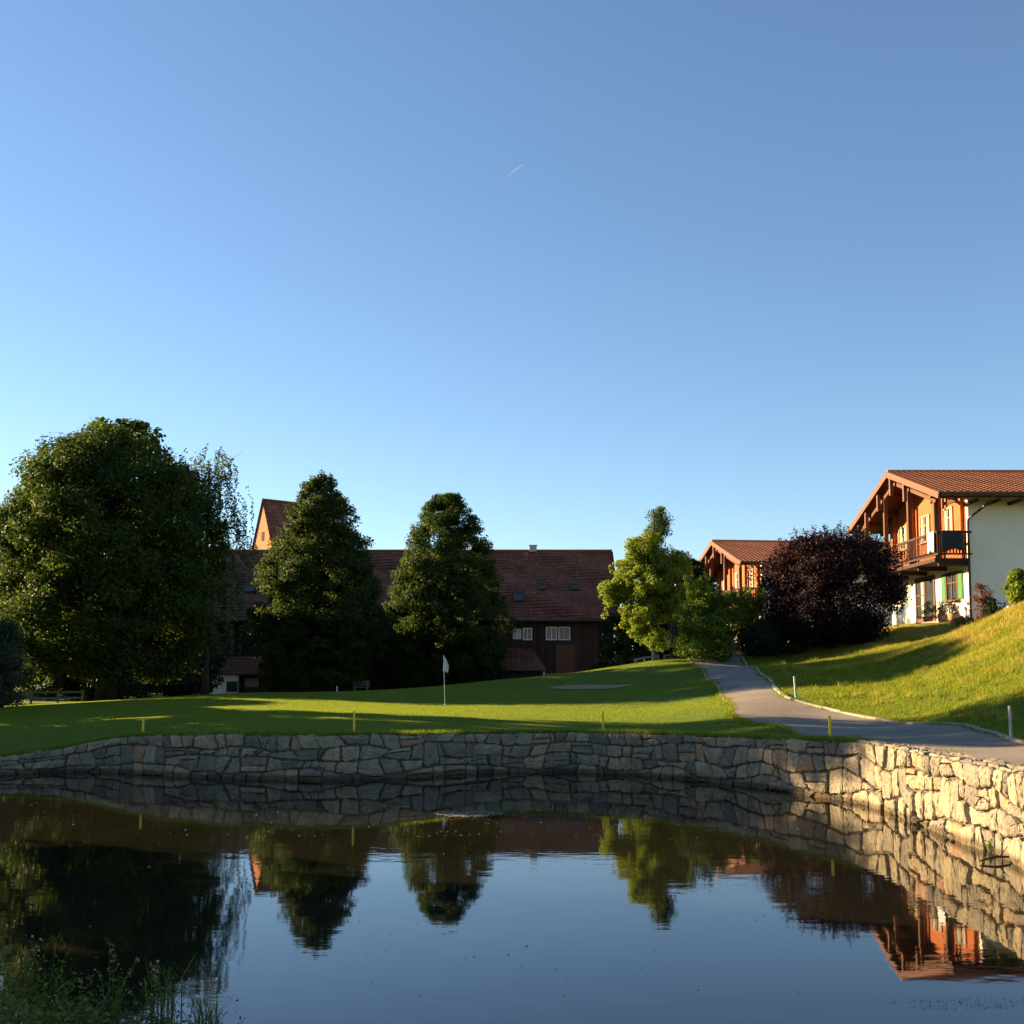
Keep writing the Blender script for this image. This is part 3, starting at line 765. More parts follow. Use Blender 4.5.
# cone shaped yew behind the mound
p=P(626,650,64); b=gz((p.x,p.y))
pr,z0,z1=from_px(626,62,[(622,4),(634,16),(650,27),(672,34)],b[2])
tree('yew_bush','low dark green cone shaped bush beside the corner of the barn','bush',b,pr,max(z0,.1),z1,80,160,.4,.13,m_leaf_dark,.1,14,.3,'bushes along the path',seed=8,lump=.08,crown='foliage',stem='stems')
BG='bushes along the path'
def shrub(label,px,Y,ys,n,per,rc,leaf,mat,seed,lump=.2,shoots=0,sh=1.2,name='shrub',gap=None,tb=0.0):
    p=P(px,640,Y); b=gz((p.x,p.y))
    pr,z0,z1=from_px(px,Y,ys,b[2]); z0=max(z0,.15)
    ex=[]
    for k in range(shoots):
        an=random.random()*2*PI; r=random.random()**.5*pr[-2][1]*1.2; h=random.uniform(.3,1)*sh
        q=(math.cos(an)*r,math.sin(an)*r)
        for j in range(4): ex.append((q[0]*(1+.12*j),q[1]*(1+.12*j),z1-.5+h*j/3-.3*r))
    o=tree(name,label,'bush',b,pr,z0,z1,n,per,rc,leaf,mat,.07,26,.2,BG,lump=lump,seed=seed,crown='foliage',stem='stems',extra=None,tb=tb)
    if ex:
        ex=np.array(ex); C,Nn,ct=clump_cloud(ex,np.full(len(ex),rc*.34),int(per*.22),1.2)
        V,Fc=leaves(C,Nn+np.array([0,0,.4]),leaf,.5,.8); np_mesh('shoots',V,Fc,mat,o,np.clip(RNG.random(len(C))+tb,0,1))
    return o
shrub('grey green bush at the left end of the bushes beside the path',682,50,[(612,5),(625,10),(640,11),(658,9)],40,140,.3,.09,m_leaf_grey,11)
shrub('fresh green bush with tall upright shoots left of the dark bush by the path',705,49,[(588,4),(600,14),(620,22),(645,27),(672,22)],80,130,.42,.13,m_leaf_fresh,12,.28,16,1.2)
shrub('sprawling light green bush in front of the balcony of the farther chalet',742,52,[(590,8),(602,22),(618,30),(640,30),(668,22)],80,130,.42,.13,m_leaf_fresh,13,.28,14,1.0,tb=-.1)
shrub('rounded dark green bush between the light green bush and the purple bush',772,50,[(618,6),(628,20),(645,28),(670,30),(684,24)],90,160,.4,.11,m_leaf_dark,14,.12)
shrub('tall dark green bush behind the trunk of the light yellow green tree',664,66,[(592,6),(605,18),(630,26),(655,26),(668,20)],90,160,.6,.16,m_leaf_dark,16,.15)
shrub('dark green bush beyond the crest between the barn corner and the path',690,66,[(600,8),(615,22),(640,28),(662,24)],90,160,.6,.16,m_leaf_dark,17,.15)
shrub('dark bush filling the gap at the right hand corner of the barn',622,76,[(596,5),(610,14),(630,20),(655,22),(668,18)],70,160,.6,.18,m_leaf_dark,18,.15)
# the purple bush
p=P(834,655,49); b=gz((p.x,p.y))
pr,z0,z1=from_px(834,49,[(535,20),(547,46),(562,60),(590,66),(620,66),(645,54),(672,38)],b[2])
pb=tree('purple_bush','large dark purple leaved bush in front of the nearer chalet','bush',b,pr,.3,z1,340,200,.55,.115,m_leaf_purple,.14,50,.4,BG,lump=.2,seed=21,crown='foliage',stem='stems')
ex=[]; tw=MB()
for k in range(70):
    an=random.random()*2*PI; r=random.random()**.5*2.5; z=z1-.35-.16*r*r; L=random.uniform(.35,1.0)
    d=Vector((math.cos(an)*r*.18+random.gauss(0,.15),math.sin(an)*r*.18,1)).normalized()
    q=Vector((math.cos(an)*r,math.sin(an)*r,z)); tw.tube([q,q+d*L],[.012,.004],4)
    for j in range(9): ex.append(q+d*L*(j/8))
ex=np.array([tuple(v) for v in ex]); C,Nn,ct=clump_cloud(ex,np.full(len(ex),.09),7,1.1)
V,Fc=leaves(C,Nn,.10,.5,.8); np_mesh('shoots',V,Fc,m_leaf_purple,pb,RNG.random(len(C)))
tw.build('twigs',m_bark,pb)
# left edge
shrub('dark tree like bush cut by the left edge of the picture',-20,56,[(545,8),(565,24),(600,34),(650,36),(700,32),(722,26)],120,190,.6,.17,m_leaf_dark,31,name='tall_bush')
shrub('grey green willow bush at the foot of the dark bush on the left edge',4,46,[(622,6),(640,16),(665,22),(700,22),(722,16)],80,170,.36,.10,m_leaf_grey,32,name='willow_bush')
HG='hedge bushes behind the big tree'
for i,(px,Y,top,w,lab) in enumerate([(58,66,628,38,'dark bush behind the huge domed tree, leftmost in its row'),(120,64,618,46,'dark bush behind the trunk of the huge domed tree'),(178,68,612,44,'dark bush behind the huge domed tree, beside the white annex')]):
    o=shrub(lab,px,Y,[(top,6),(top+15,w*.7),(top+35,w),(top+60,w),(697,w*.8)],80,150,.7,.22,m_leaf_dark,40+i); o['group']=HG
# bits round the nearer chalet and on the bank
shrub('yellow green bush at the right edge of the picture on the bank',1020,40,[(571,3),(578,8),(592,11),(604,9)],40,90,.2,.13,m_leaf_bright,51)
shrub('reddish dry bush before the white side wall of the nearer chalet',984,42,[(585,4),(592,8),(604,9),(622,7)],34,90,.18,.06,m_leaf_dry,52)
# unseen trees: some inferred from lawn shadows, others added to shade limes and slope
OG='unseen trees placed for shade'
for i,(x,y,h,r) in enumerate([(-26,39.0,13.7,4.0),(-26.5,33.6,9.0,2.8),(-24.6,46.2,5.2,2.3),(-25,42.6,5.0,2.0),(-27,80,10.5,4.2),(-13.6,83.4,7.5,2.4),(-23.5,65,16.4,5.0),(-44,80,14,6),(-48,97,16,7),(-44,112,15,6),(-21,17.5,10,4.0)]):
    tree('shade_tree','unseen tree placed for its shade','tree',gz((x,y)),[(0,r*.5),(.2,r*.9),(.5,r),(.75,r*.85),(.92,r*.5),(1,r*.2)],1.0 if h<6 else 1.6,h,150 if i>1 else 130,130,1.0 if h>6 else .7,.36,m_leaf_maple,.35,24,1.8,OG,lump=.2,seed=60+i)

# ------------------------------------------------------------------ grass blades
def blades(name,X,Y,hh,wid,mat,label=None,lean=.5,tint=None,zoff=0.0):
    n=len(X); Zg=H(X,Y)+zoff
    a=RNG.random(n)*2*PI; l=RNG.normal(0,lean,(n,2))
    b0=np.column_stack([X,Y,Zg-.01]); w=np.column_stack([np.cos(a),np.sin(a),np.zeros(n)])*(wid*RNG.uniform(.6,1.3,n))[:,None]
    tip=b0+np.column_stack([l[:,0]*hh,l[:,1]*hh,hh])
    V=np.stack([b0-w,b0+w,tip],1).reshape(-1,3)
    o=np_mesh(name,V,np.arange(3*n).reshape(n,3),mat,None,tint if tint is not None else RNG.random(n))
    tag(o,label,'grass',kind='stuff'); return o
# rough grass on the eastern slope
n=520000
X=RNG.uniform(8.5,22,n); Y=RNG.uniform(16,56,n)
kx=np.interp(-Y,-np.array([q[1] for q in Rc]),np.array([q[0] for q in Rc]))
k=(X>kx+.15)&(X/Y<.60)&(X/Y>.15)&~((X>18.8)&(Y>50))
X,Y=X[k],Y[k]
dn=np.array([noise.noise(Vector((x*.7,y*.7,0))) for x,y in zip(X,Y)])
rmk=rough_mask(X,Y)
hh=(.05+.07*rmk+.05*np.clip(dn+.1,0,1))*RNG.uniform(.5,1.4,len(X))
tn=np.clip(RNG.random(len(X))*.55+.75*rmk*np.clip(.55+dn*1.6,0,1)+.45*np.clip((land(X,Y)-3.3)/1.2,0,1),0,1)
blades('rough_grass',X,Y,hh,.012,m_rough,'short rough grass yellowing up the slope right of the path',.5,tn)
# the mown lawn round the green
n=1600000
X=RNG.uniform(-22,10.4,n); Y=RNG.uniform(21,53,n)
lx=np.interp(-Y,-np.array([q[1] for q in Lc]),np.array([q[0] for q in Lc]))
k=(X<lx-.12)&(X/Y>-.62)&(np.hypot((X-bc.x)/1.5,(Y-bc.y)/.8)+.10*np.sin(X*9)*np.cos(Y*7)>1)
X,Y=X[k],Y[k]; k=sdist(X,Y)>.4; X,Y=X[k],Y[k]
blades('mown_lawn',X,Y,RNG.uniform(.014,.030,len(X)),.012,m_grass,'short mown lawn covering the green above the stone wall',.8,RNG.random(len(X))*.62)
# grass creeping over the path edges, and taller tussocks on the slope
ed=[]
for pl,sg in ((Rc,1),(Lc,-1)):
    d_=resample(pl,400); T_=np.gradient(d_,axis=0); T_/=np.linalg.norm(T_,axis=1)[:,None]
    ii_=RNG.integers(40,400,14000); off_=np.abs(RNG.normal(0,.10,14000))-.03+.06*np.sin(ii_*.35)+.05*np.sin(ii_*.11)
    ed.append(d_[ii_]+RNG.normal(0,.04,(14000,2))+np.column_stack([T_[ii_,1],-T_[ii_,0]])*(-sg)*(-1)*0+np.column_stack([np.where(np.full(14000,sg)>0,1,-1)*off_,np.zeros(14000)]))
ed=np.vstack(ed); k=(ed[:,1]<54)&(ed[:,1]>14)&~((ed[:,0]<7.3)&(ed[:,1]<21.5))
ed=ed[k]
blades('path_edge_grass',ed[:,0],ed[:,1],RNG.uniform(.04,.12,len(ed)),.011,m_rough,'grass creeping over both edges of the path',.6,RNG.random(len(ed))*.6)
nt_=700; tx_=RNG.uniform(9.5,21,nt_); ty_=RNG.uniform(19,48,nt_)
kx=np.interp(-ty_,-np.array([q[1] for q in Rc]),np.array([q[0] for q in Rc])); k=tx_>kx+.5; tx_,ty_=tx_[k],ty_[k]
hz_=RNG.uniform(.10,.28,len(tx_)); tt_=RNG.random(len(tx_))
X=np.repeat(tx_,40)+RNG.normal(0,.07,len(tx_)*40); Y=np.repeat(ty_,40)+RNG.normal(0,.07,len(tx_)*40)
blades('grass_tussocks',X,Y,np.repeat(hz_,40)*RNG.uniform(.4,1.1,len(X)),.010,m_rough,'taller tussocks dotted over the slope right of the path',.45,np.clip(np.repeat(tt_,40)+RNG.normal(0,.15,len(X)),0,1))
# longer grass fringe over the wall edge of the lawn
n=26000
s=RNG.uniform(.5,np.interp(21.2,wp[::-1,1][:60],ws[::-1][:60]) if False else ws[np.argmin(abs(wp[:,0]-6.3)+abs(wp[:,1]-21.2))],n)
q=np.array(wpos(s)); t=-.02+np.abs(RNG.normal(0,.28,n))
X=q[0]-q[3]*t; Y=q[1]-q[4]*t
fr=blades('lawn_fringe',X,Y,RNG.uniform(.05,.16,n)*np.clip(1.15-t,.35,1),.010,m_grass,'longer grass hanging over the top of the stone wall',.6,RNG.random(n)*.45,.02)

# ------------------------------------------------------------------ near bank plants
n=26000
X=RNG.uniform(-7.5,-1.6,n); Y=RNG.uniform(5.2,9.0,n)
sd=sdist(X,Y); dn=np.array([noise.noise(Vector((x*1.5,y*1.5,3))) for x,y in zip(X,Y)])
edge=np.interp(X,[-7.5,-4,-3,-2.2,-1.6],[.5,.42,.34,.18,.05])
k=(sd>-.06)&(sd<2.6); X,Y,dn,edge,sd=X[k],Y[k],dn[k],edge[k],sd[k]
hh=edge*(.55+.9*np.clip(dn+.35,0,1))*RNG.uniform(.3,1.0,len(X))
C=np.column_stack([X,Y,np.maximum(H(X,Y),.02)+hh*RNG.random(len(X))**.5])
V,Fc=leaves(C,np.tile([[0,0,.8]],(len(C),1)),.05,.5,.8)
V2,F2=leaves(C+RNG.normal(0,.05,C.shape),np.tile([[0,0,.6]],(len(C),1)),.032,.5,.9)
o=np_mesh('bank_herbs',np.vstack([V,V2]),np.vstack([Fc,F2+len(V)]),m_bankgrass,None,RNG.random(2*len(C)))
tag(o,'leafy weeds covering the near bank at the lower left','weeds',kind='stuff')
def herb(label,loc,h,mat,n=7,flower=False,name='weed_plant'):
    root=empty(name,loc,0,label,'plant','tall weeds on the near bank')
    mb=MB(); C=[];T=[]
    for k in range(n):
        an=random.random()*2*PI; l=random.uniform(.05,.35)*h; hh=h*random.uniform(.55,1)
        p0=Vector((random.gauss(0,.04),random.gauss(0,.04),0)); p1=p0+Vector((math.cos(an)*l*.35,math.sin(an)*l*.35,hh*.6)); p2=p0+Vector((math.cos(an)*l,math.sin(an)*l,hh))
        mb.tube([p0,p1,p2],[.004,.003,.0015],5)
        for j in range(14):
            f=.25+.75*j/13; q=p1.lerp(p2,(f-.6)/.4) if f>.6 else p0.lerp(p1,f/.6)
            C.append(tuple(q+Vector((random.gauss(0,.018),random.gauss(0,.018),0))))
    mb.build('stems',mat,root); C=np.array(C)
    V,Fc=leaves(C,np.tile([[0,0,.5]],(len(C),1)),.045,.4,.9); np_mesh('leaves',V,Fc,mat,root,RNG.random(len(C)))
    if flower:
        C2=C[C[:,2]>h*.6]; V,Fc=leaves(C2+RNG.normal(0,.012,C2.shape),np.tile([[0,0,1]],(len(C2),1)),.018,.8,.6); np_mesh('flowers',V,Fc,m_petal,root)
    return root
def bank(px,py,Y): p=P(px,py,Y); return (p.x,p.y,max(.0,h1(p.x,p.y)-.02) if sdist(np.array([p.x]),np.array([p.y]))[0]>0 else -.02)
herb('seeding weed with pale heads, third from the left on the near bank',bank(110,1000,7.6),.62,m_bankgrass,6,True)
herb('seeding weed with pale heads beside the grass tuft on the near bank',bank(150,1000,7.5),.55,m_bankgrass,7,True)
herb('yellow green leafy weed on the near bank close to the left edge',bank(48,990,7.8),.55,m_leaf_fresh,6)
herb('bushy weed at the left edge of the near bank',bank(10,985,7.8),.6,m_bankgrass,9,True)
herb('thin bare weed leaning over the water right of the grass tuft',bank(236,1030,7.3),.30,m_leaf_dark,4)
herb('small weed tip showing at the bottom edge, at the middle of the water',bank(372,1040,6.75),.24,m_leaf_dark,3)
def tuft(label,loc,h,n):
    root=empty('grass_tuft',loc,0,label,'grass','grass tufts on the near bank'); mb=MB()
    for k in range(n):
        an=random.gauss(0,1.0)+random.choice([0,PI]); l=h*random.uniform(.15,.75); hh=h*random.uniform(.6,1)
        a=Vector((random.gauss(0,.05),random.gauss(0,.05),0)); d=Vector((math.cos(an),math.sin(an),0)); w=Vector((-d.y,d.x,0))*.005
        pts=[a,a+d*l*.2+Vector((0,0,hh*.6)),a+d*l*.6+Vector((0,0,hh*.95)),a+d*l+Vector((0,0,hh*.85))]
        vs=[];
        for i,q in enumerate(pts[:-1]): vs+= [q-w*(1-.25*i),q+w*(1-.25*i)]
        vs.append(pts[-1]); mb.add(vs,[(0,1,3,2),(2,3,5,4),(4,5,6)],random.random())
    mb.build('blades',m_bankgrass,root); return root
tuft('arching tuft of long grass at the right end of the near bank weeds',bank(208,1015,7.5),.42,70)
tuft('upright tuft of long grass among the weeds of the near bank',bank(165,1005,7.9),.55,36)

# ------------------------------------------------------------------ things floating and small marks on the pond
n=300
sp=[];
for k in range(n):
    px=random.gauss(480,140) if k%3 else random.uniform(0,1000); py=random.uniform(792,838) if k%4 else random.uniform(800,1000)
    q=PZ(px,py,0)
    if sdist(np.array([q.x]),np.array([q.y]))[0]<-.25: sp.append((q.x,q.y,.004))
C=np.array(sp); nn=len(C); a=RNG.random(nn)*2*PI; sz=RNG.uniform(.008,.026,nn)
ax=np.column_stack([np.cos(a),np.sin(a),np.zeros(nn)])*sz[:,None]; bx=np.column_stack([-np.sin(a),np.cos(a),np.zeros(nn)])*sz[:,None]*.6
V=np.stack([C-ax,C+bx+[0,0,.004],C+ax,C-bx+[0,0,.003]],1).reshape(-1,3)
tag(np_mesh('floating_leaves',V,np.arange(4*nn).reshape(nn,4),m_speck),'tiny pale leaves and seeds scattered on the pond','leaves',kind='stuff')
def mat_patch(name,label,px,py,rx,ry,n,size):
    c=PZ(px,py,0); root=None
    an=RNG.random(n)*2*PI; r=RNG.random(n)**.5
    C=np.column_stack([c.x+np.cos(an)*r*rx*(1+.25*np.sin(3*an)),c.y+np.sin(an)*r*ry*(1+.2*np.sin(2*an+1)),RNG.uniform(.003,.02,n)])-np.array([c.x,c.y,0])
    V,Fc=leaves(C,np.tile([[0,0,2.5]],(n,1)),size,.7,.5)
    V[:,2]=np.maximum(V[:,2],.002)
    o=np_mesh(name,V,Fc,m_speck,None,loc=(c.x,c.y,0)); return tag(o,label,'floating mat',kind='stuff')
mat_patch('floating_mat','flat pale mat of floating debris near the middle of the stone wall',468,815,.55,.42,1300,.04)
mat_patch('algae_mat','thin brownish film of floating debris at the lower right of the pond',960,1003,.55,.16,320,.014)

# ------------------------------------------------------------------ stakes, posts, flag, rails
def stake(px,pyb,h,Y=None,i=0,label=''):
    p=PZ(px,pyb,.98) if Y is None else P(px,pyb,Y)
    z=h1(p.x,p.y); root=empty('yellow_stake',(p.x,p.y,z),0,label,'stake','yellow stakes along the pond edge')
    mb=MB(); mb.box((0,0,h/2-.05),(.045,.045,h+.1)); o=mb.build('post',m_yellow,root); mb=MB(); 
    mb.add([(-.024,-.024,h),(.024,-.024,h),(.024,.024,h),(-.024,.024,h),(0,0,h+.035)],[(0,1,4),(1,2,4),(2,3,4),(3,0,4),(3,2,1,0)]); mb.build('cap',m_yellow,root)
    return root
stake(143,729,.46,27.5,label='yellow stake on the wall edge in front of the huge domed tree')
stake(354,735,.56,26.2,label='yellow stake on the wall edge left of the flagstick')
stake(603,730,.50,28.2,label='yellow stake on the wall edge below the sand bunker')
stake(830,738,.50,22.6,label='yellow stake at the bend of the wall beside the path')
def post(px,py,Y,h,r,label,lean=0,mat=None):
    p=P(px,py,Y); z=h1(p.x,p.y); root=empty('marker_post',(p.x,p.y,z),0,label,'post','grey marker posts beside the path')
    mb=MB(); mb.tube([(0,0,-.1),(lean,0,h-.03)],r,10); mb.build('shaft',mat or m_grey,root,smooth=False)
    mb=MB(); mb.tube([(lean,0,h-.029),(lean*1.05,0,h)],[r*1.15,r*.7],10); mb.build('cap',mat or m_grey,root); return root
post(796,693,32.3,.62,.032,'slightly leaning pale post where the kerb enters the sunlight',-.04)
post(1011,736,20.5,.64,.028,'grey post in the grass at the right edge of the picture',-.01)
post(735,659,51,.62,.03,'small grey post at the top of the path below the light green bushes')
post(337,691,60,.6,.035,'short pale post at the far edge of the lawn before the taller lime',0,m_white_paint)
# flagstick
p=P(445,705,40); z=h1(p.x,p.y)
root=empty('flagstick',(p.x,p.y,z),0,'white golf flag hanging limp from its pole on the sunlit green','flagstick')
ph=P(443,655,40).z-z
mb=MB(); mb.tube([(0,0,-.05),(-.03,0,ph*.5),(-.06,0,ph)],[.013,.011,.009],8); mb.build('pole',m_white_paint,root,smooth=True)
n=12; m=16; vs=[]
for j in range(m):
    f=j/(m-1); zz=ph-.03-f*.55
    wd=.05+.15*math.sin(min(1,f*1.15)*PI*.62)
    for i in range(n):
        u=i/(n-1); x=-.06+.02+(u-.25)*wd*(1.0)+.02*math.sin(f*3); y=.045*math.sin(u*9+f*2.5)*(.4+.6*u)
        vs.append((x,y,zz-.06*u))
mb=MB(); mb.add(vs,[(j*n+i,j*n+i+1,(j+1)*n+i+1,(j+1)*n+i) for j in range(m-1) for i in range(n-1)]); o=mb.build('flag',m_cloth,root,smooth=True)
md=o.modifiers.new('s','SOLIDIFY'); md.thickness=.004
mb=MB(); mb.tube([(0,0,.0),(0,0,.035)],.055,14); mb.build('cup',m_white_paint,root)
# rails at the top of the path
def railing(label,pts,posts,Yr,cat='railing'):
    a=P(*pts[0],Yr); root=empty('wooden_rail',(a.x,a.y,h1(a.x,a.y)),0,label,cat,'low rails at the top of the lawn'); o=Vector(root.location)
    mb=MB()
    for p_,q_ in zip(pts[:-1],pts[1:]): mb.bar(P(*p_,Yr)-o,P(*q_,Yr)-o,.07,.09)
    mb.build('rail',m_plank,root)
    for px,py in posts:
        t_=P(px,py,Yr)-o; mb=MB(); g=h1(t_.x+o.x,t_.y+o.y)-o.z; mb.bar((t_.x,t_.y,g-.1),(t_.x,t_.y,t_.z),.10,.10); mb.build('post',m_plank,root)
railing('low weathered rail with an upright post at the crest of the lawn',[(634,660),(645,657.5),(659,656)],[(636,659),(653.5,649),(658,655)],51)
railing('short bent rail at the crest of the lawn nearest the path',[(664,656),(671,654.5)],[(664.3,656),(671,654.5),(674,656)],51)
# bench behind the green
def bench(loc,rz,label):
    root=empty('park_bench',loc,rz,label,'bench')
    mb=MB(); 
    for y in (-.16,0,.16): mb.box((0,y,.45),(1.1,.13,.04))
    mb.build('seat',m_plank,root)
    mb=MB()
    for zz in (.62,.80): mb.box((0,.27,zz),(1.1,.035,.11))
    mb.build('backrest',m_plank,root)
    for sx in (-.42,.42):
        mb=MB(); mb.box((sx,-.2,.215),(.07,.07,.43)); mb.box((sx,.24,.43),(.07,.06,.86)); mb.box((sx,0,.39),(.06,.5,.06)); mb.build('leg',m_plank,root)
p=P(361,690,74); bench((p.x,p.y,P(361,690,74).z-.25),.05,'slatted bench standing before the dark barn between the two limes')
# fence by the sunlit gap on the left
p=P(35,710,56); root=empty('low_fence',(p.x,p.y,h1(p.x,p.y)),0,'low two rail fence in the sunlit gap under the huge tree','fence'); o=Vector(root.location)
for zz in (.25,.55):
    mb=MB(); mb.bar((-1.6,0,zz),(2.2,.4,zz+.03),.05,.1); mb.build('rail',m_plank,root)
for xx in (-1.6,-.3,1.0,2.2):
    mb=MB(); mb.box((xx,.06+(xx+1.6)*.105,.3),(.08,.08,.75)); mb.build('post',m_plank,root)

# ------------------------------------------------------------------ tiled roof helper
def tiled(mb,o,u,v,Lu,Lv,pitch_u=.30,pitch_v=.36,amp=.019,seg_=4,sag=.012):
    """wavy, stepped pantile sheet: o corner at the eave, u along the eave, v up the slope"""
    o=Vector(o);u=Vector(u).normalized();v=Vector(v).normalized();nn=u.cross(v)
    if nn.z<0: nn=-nn
    nu=int(round(Lu/pitch_u)); nv=int(round(Lv/pitch_v))
    pu=Lu/nu; pv=Lv/nv
    for r in range(nv):
        base=len(mb.v); cols=nu*seg_+1
        row=[]
        for k in range(cols):
            w=amp*math.sin(2*PI*k/seg_)*.7
            wob=sag*(math.sin(k*.05+r*.35)+.5*math.sin(k*.13+r*.7))
            row.append((o+u*(k*pu/seg_)+v*(r*pv-.03)+nn*(w+.045+wob),o+u*(k*pu/seg_)+v*((r+1)*pv)+nn*(w+wob),o+u*(k*pu/seg_)+v*(r*pv-.03)+nn*(-.02)))
        for a,b,c in row: mb.v+= [tuple(a),tuple(b),tuple(c)]
        for k in range(cols-1):
            tt=random.Random(r*1000+k//seg_).random()
            i=base+k*3
            mb.f.append((i,i+3,i+4,i+1)); mb.t.append(tt)
            mb.f.append((i,i+2,i+5,i+3)); mb.t.append(tt*.5)

# ------------------------------------------------------------------ chalets
def chalet(loc,rz,label,detail=True):
    root=empty('chalet',loc,rz,label,'house','timber and plaster chalets')
    L=15.0; hw=5.3; ey=6.75; apex=8.0; sl=2.15/6.75; vx=-1.9
    zr=lambda y: apex-sl*abs(y)
    th=.24
    # masonry body, with white corner strips on the gable
    mb=MB()
    mb.bounds((0,-hw,-.6),(L,hw,2.86))
    mb.bounds((.03,-hw,2.86),(L,-hw+.25,zr(hw)-th-.02)); mb.bounds((.21,hw-.25,2.86),(L,hw,zr(hw)-th-.02))
    mb.build('plaster_wall',m_white,root)
    mb=MB()
    yy=hw-.3
    pr=[(-yy,2.862),(hw,2.862),(hw,zr(hw)-th-.02),(0,apex-th-.02),(-yy,zr(yy)-th-.02)]
    vs=[(0,y,z) for y,z in pr]+[(.2,y,z) for y,z in pr]
    mb.add(vs,[(0,1,2,3,4),(9,8,7,6,5)]+[(i,(i+1)%5,5+(i+1)%5,5+i) for i in range(5)])
    tw_=mb.build('timber_wall',m_timber,root)
    # posts standing proud of the timber gable
    for y in (-4.75,-2.0,1.5,4.3):
        mb=MB(); mb.bounds((-.16,y-.13,2.87),(-.004,y+.13,zr(y)-th-.1)); mb.build('wall_post',m_beam if False else m_timber,root)
    # roof slabs (soffit) and tiles
    c=math.sqrt(1+sl*sl)
    for sgn in (-1,1):
        mb=MB(); e=ey
        vs=[]
        for x in (vx+.03,L+1.0):
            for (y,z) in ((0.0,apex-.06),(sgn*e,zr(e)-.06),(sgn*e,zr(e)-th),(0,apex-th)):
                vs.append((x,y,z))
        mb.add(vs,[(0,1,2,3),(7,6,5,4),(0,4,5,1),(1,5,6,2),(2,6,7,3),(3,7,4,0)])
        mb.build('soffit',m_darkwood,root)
        mb=MB(); tiled(mb,(vx,sgn*(e+.08),zr(e)-.0),(1,0,0),(0,-sgn,sl),L+1.0-vx,(e+.08)*c)
        mb.build('roof',m_tile,root,smooth=False)
        mb=MB(); mb.bar((vx-.02,0,apex-.12),(vx-.02,sgn*(e+.1),zr(e)-.15),.07,.30); mb.build('verge_board',m_fascia,root)
        mb=MB(); mb.tube([(vx+.1,sgn*(e+.14),zr(e)-.12),(L+.9,sgn*(e+.14),zr(e)-.12)],.075,8); mb.build('gutter',m_metal,root)
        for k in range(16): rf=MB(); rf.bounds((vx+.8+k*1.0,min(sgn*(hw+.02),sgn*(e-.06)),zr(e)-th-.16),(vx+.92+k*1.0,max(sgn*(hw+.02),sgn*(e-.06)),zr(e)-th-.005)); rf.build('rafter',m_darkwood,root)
    mb=MB(); mb.tube([(vx,0,apex+.03),(L+1,0,apex+.03)],.11,8); mb.build('ridge_tiles',m_tile,root)
    # purlins with hanging heads, outer posts, balcony
    for y in (-5.4,-2.1,0,1.9,4.0,5.4):
        mb=MB(); zt=zr(y)-th-.01; mb.bounds((vx+.12,y-.09,zt-.24),(.0,y+.09,zt-.02)); mb.build('purlin',m_beam,root)
    for y in (-2.1,-.15,1.85,3.9):
        mb=MB(); zt=zr(y)-th; mb.bounds((vx+.05,y-.085,zt-.95),(vx+.22,y+.085,zt-.015)); mb.build('hanging_post',m_fascia,root)
    mb=MB(); mb.bar((-1.5,-5.5,zr(5.5)-th-.35),(-1.5,0,apex-th-.35),.12,.18); mb.bar((-1.5,5.5,zr(5.5)-th-.35),(-1.5,0,apex-th-.35),.12,.18); mb.build('gable_rafter',m_beam,root)
    for y in (-5.2,-1.8,1.7,4.9):
        mb=MB(); mb.bounds((-1.56,y-.1,2.97),(-1.36,y+.1,zr(y)-th-.02)); mb.build('balcony_post',m_beam,root)
    mb=MB(); mb.bounds((-1.62,-hw-.05,2.80),(-.004,hw+.05,2.96)); mb.build('balcony_floor',m_railing,root)
    for y in (-5.2,-2.6,0,2.6,5.2):
        mb=MB(); mb.bounds((-1.4,y-.07,2.60),(-.004,y+.07,2.795)); mb.build('bracket',m_railing,root)
    mb=MB()
    mb.bounds((-1.64,-5.72,4.1),(-1.52,5.72,4.2)); mb.bounds((-1.61,-5.72,3.08),(-1.55,5.72,3.16))
    k=-5.68
    while k<5.68: mb.bounds((-1.605,k,3.16),(-1.58,k+.04,4.1)); k+=.17
    mb.build('railing',m_railing,root)
    mb=MB()
    mb.bounds((-1.515,-5.74,4.1),(-.004,-5.62,4.2)); mb.bounds((-1.515,-5.71,3.08),(-.004,-5.65,3.16)); k=-1.5
    while k<-.1: mb.bounds((k,-5.70,3.16),(k+.06,-5.66,4.1)); k+=.15
    mb.build('railing',m_railing,root)
    # windows
    def window(y0,y1,z0,z1,curt=.5,fm=m_frame):
        f=MB(); w=.08
        f.bounds((-.07,y0-w,z0-w),(-.003,y0,z1+w)); f.bounds((-.07,y1,z0-w),(-.003,y1+w,z1+w)); f.bounds((-.07,y0,z1),(-.003,y1,z1+w)); f.bounds((-.07,y0,z0-w),(-.003,y1,z0))
        ym=(y0+y1)/2; f.bounds((-.06,ym-.03,z0),(-.02,ym+.03,z1)); f.bounds((-.055,y0,z0+(z1-z0)*.62),(-.025,y1,z0+(z1-z0)*.62+.045))
        fo=f.build('window',fm,root)
        MB().bounds((-.018,y0,z0),(-.004,y1,z1)).build('pane',m_glass,fo)
        if curt:
            cc_=MB(); cc_.bounds((-.024,y0+.02,z0+.02),(-.019,y0+(y1-y0)*.36,z1-.02)); cc_.bounds((-.024,y1-(y1-y0)*.3,z0+.02),(-.019,y1-.02,z1-.02)); cc_.build('curtain',m_curtain,fo)
        MB().bounds((-.14,y0-.12,z0-.13),(-.003,y1+.12,z0-.083)).build('sill',fm,fo)
    window(-3.6,-2.6,4.4,5.6); window(-.65,.55,4.4,5.65); window(2.6,3.65,4.35,5.5)
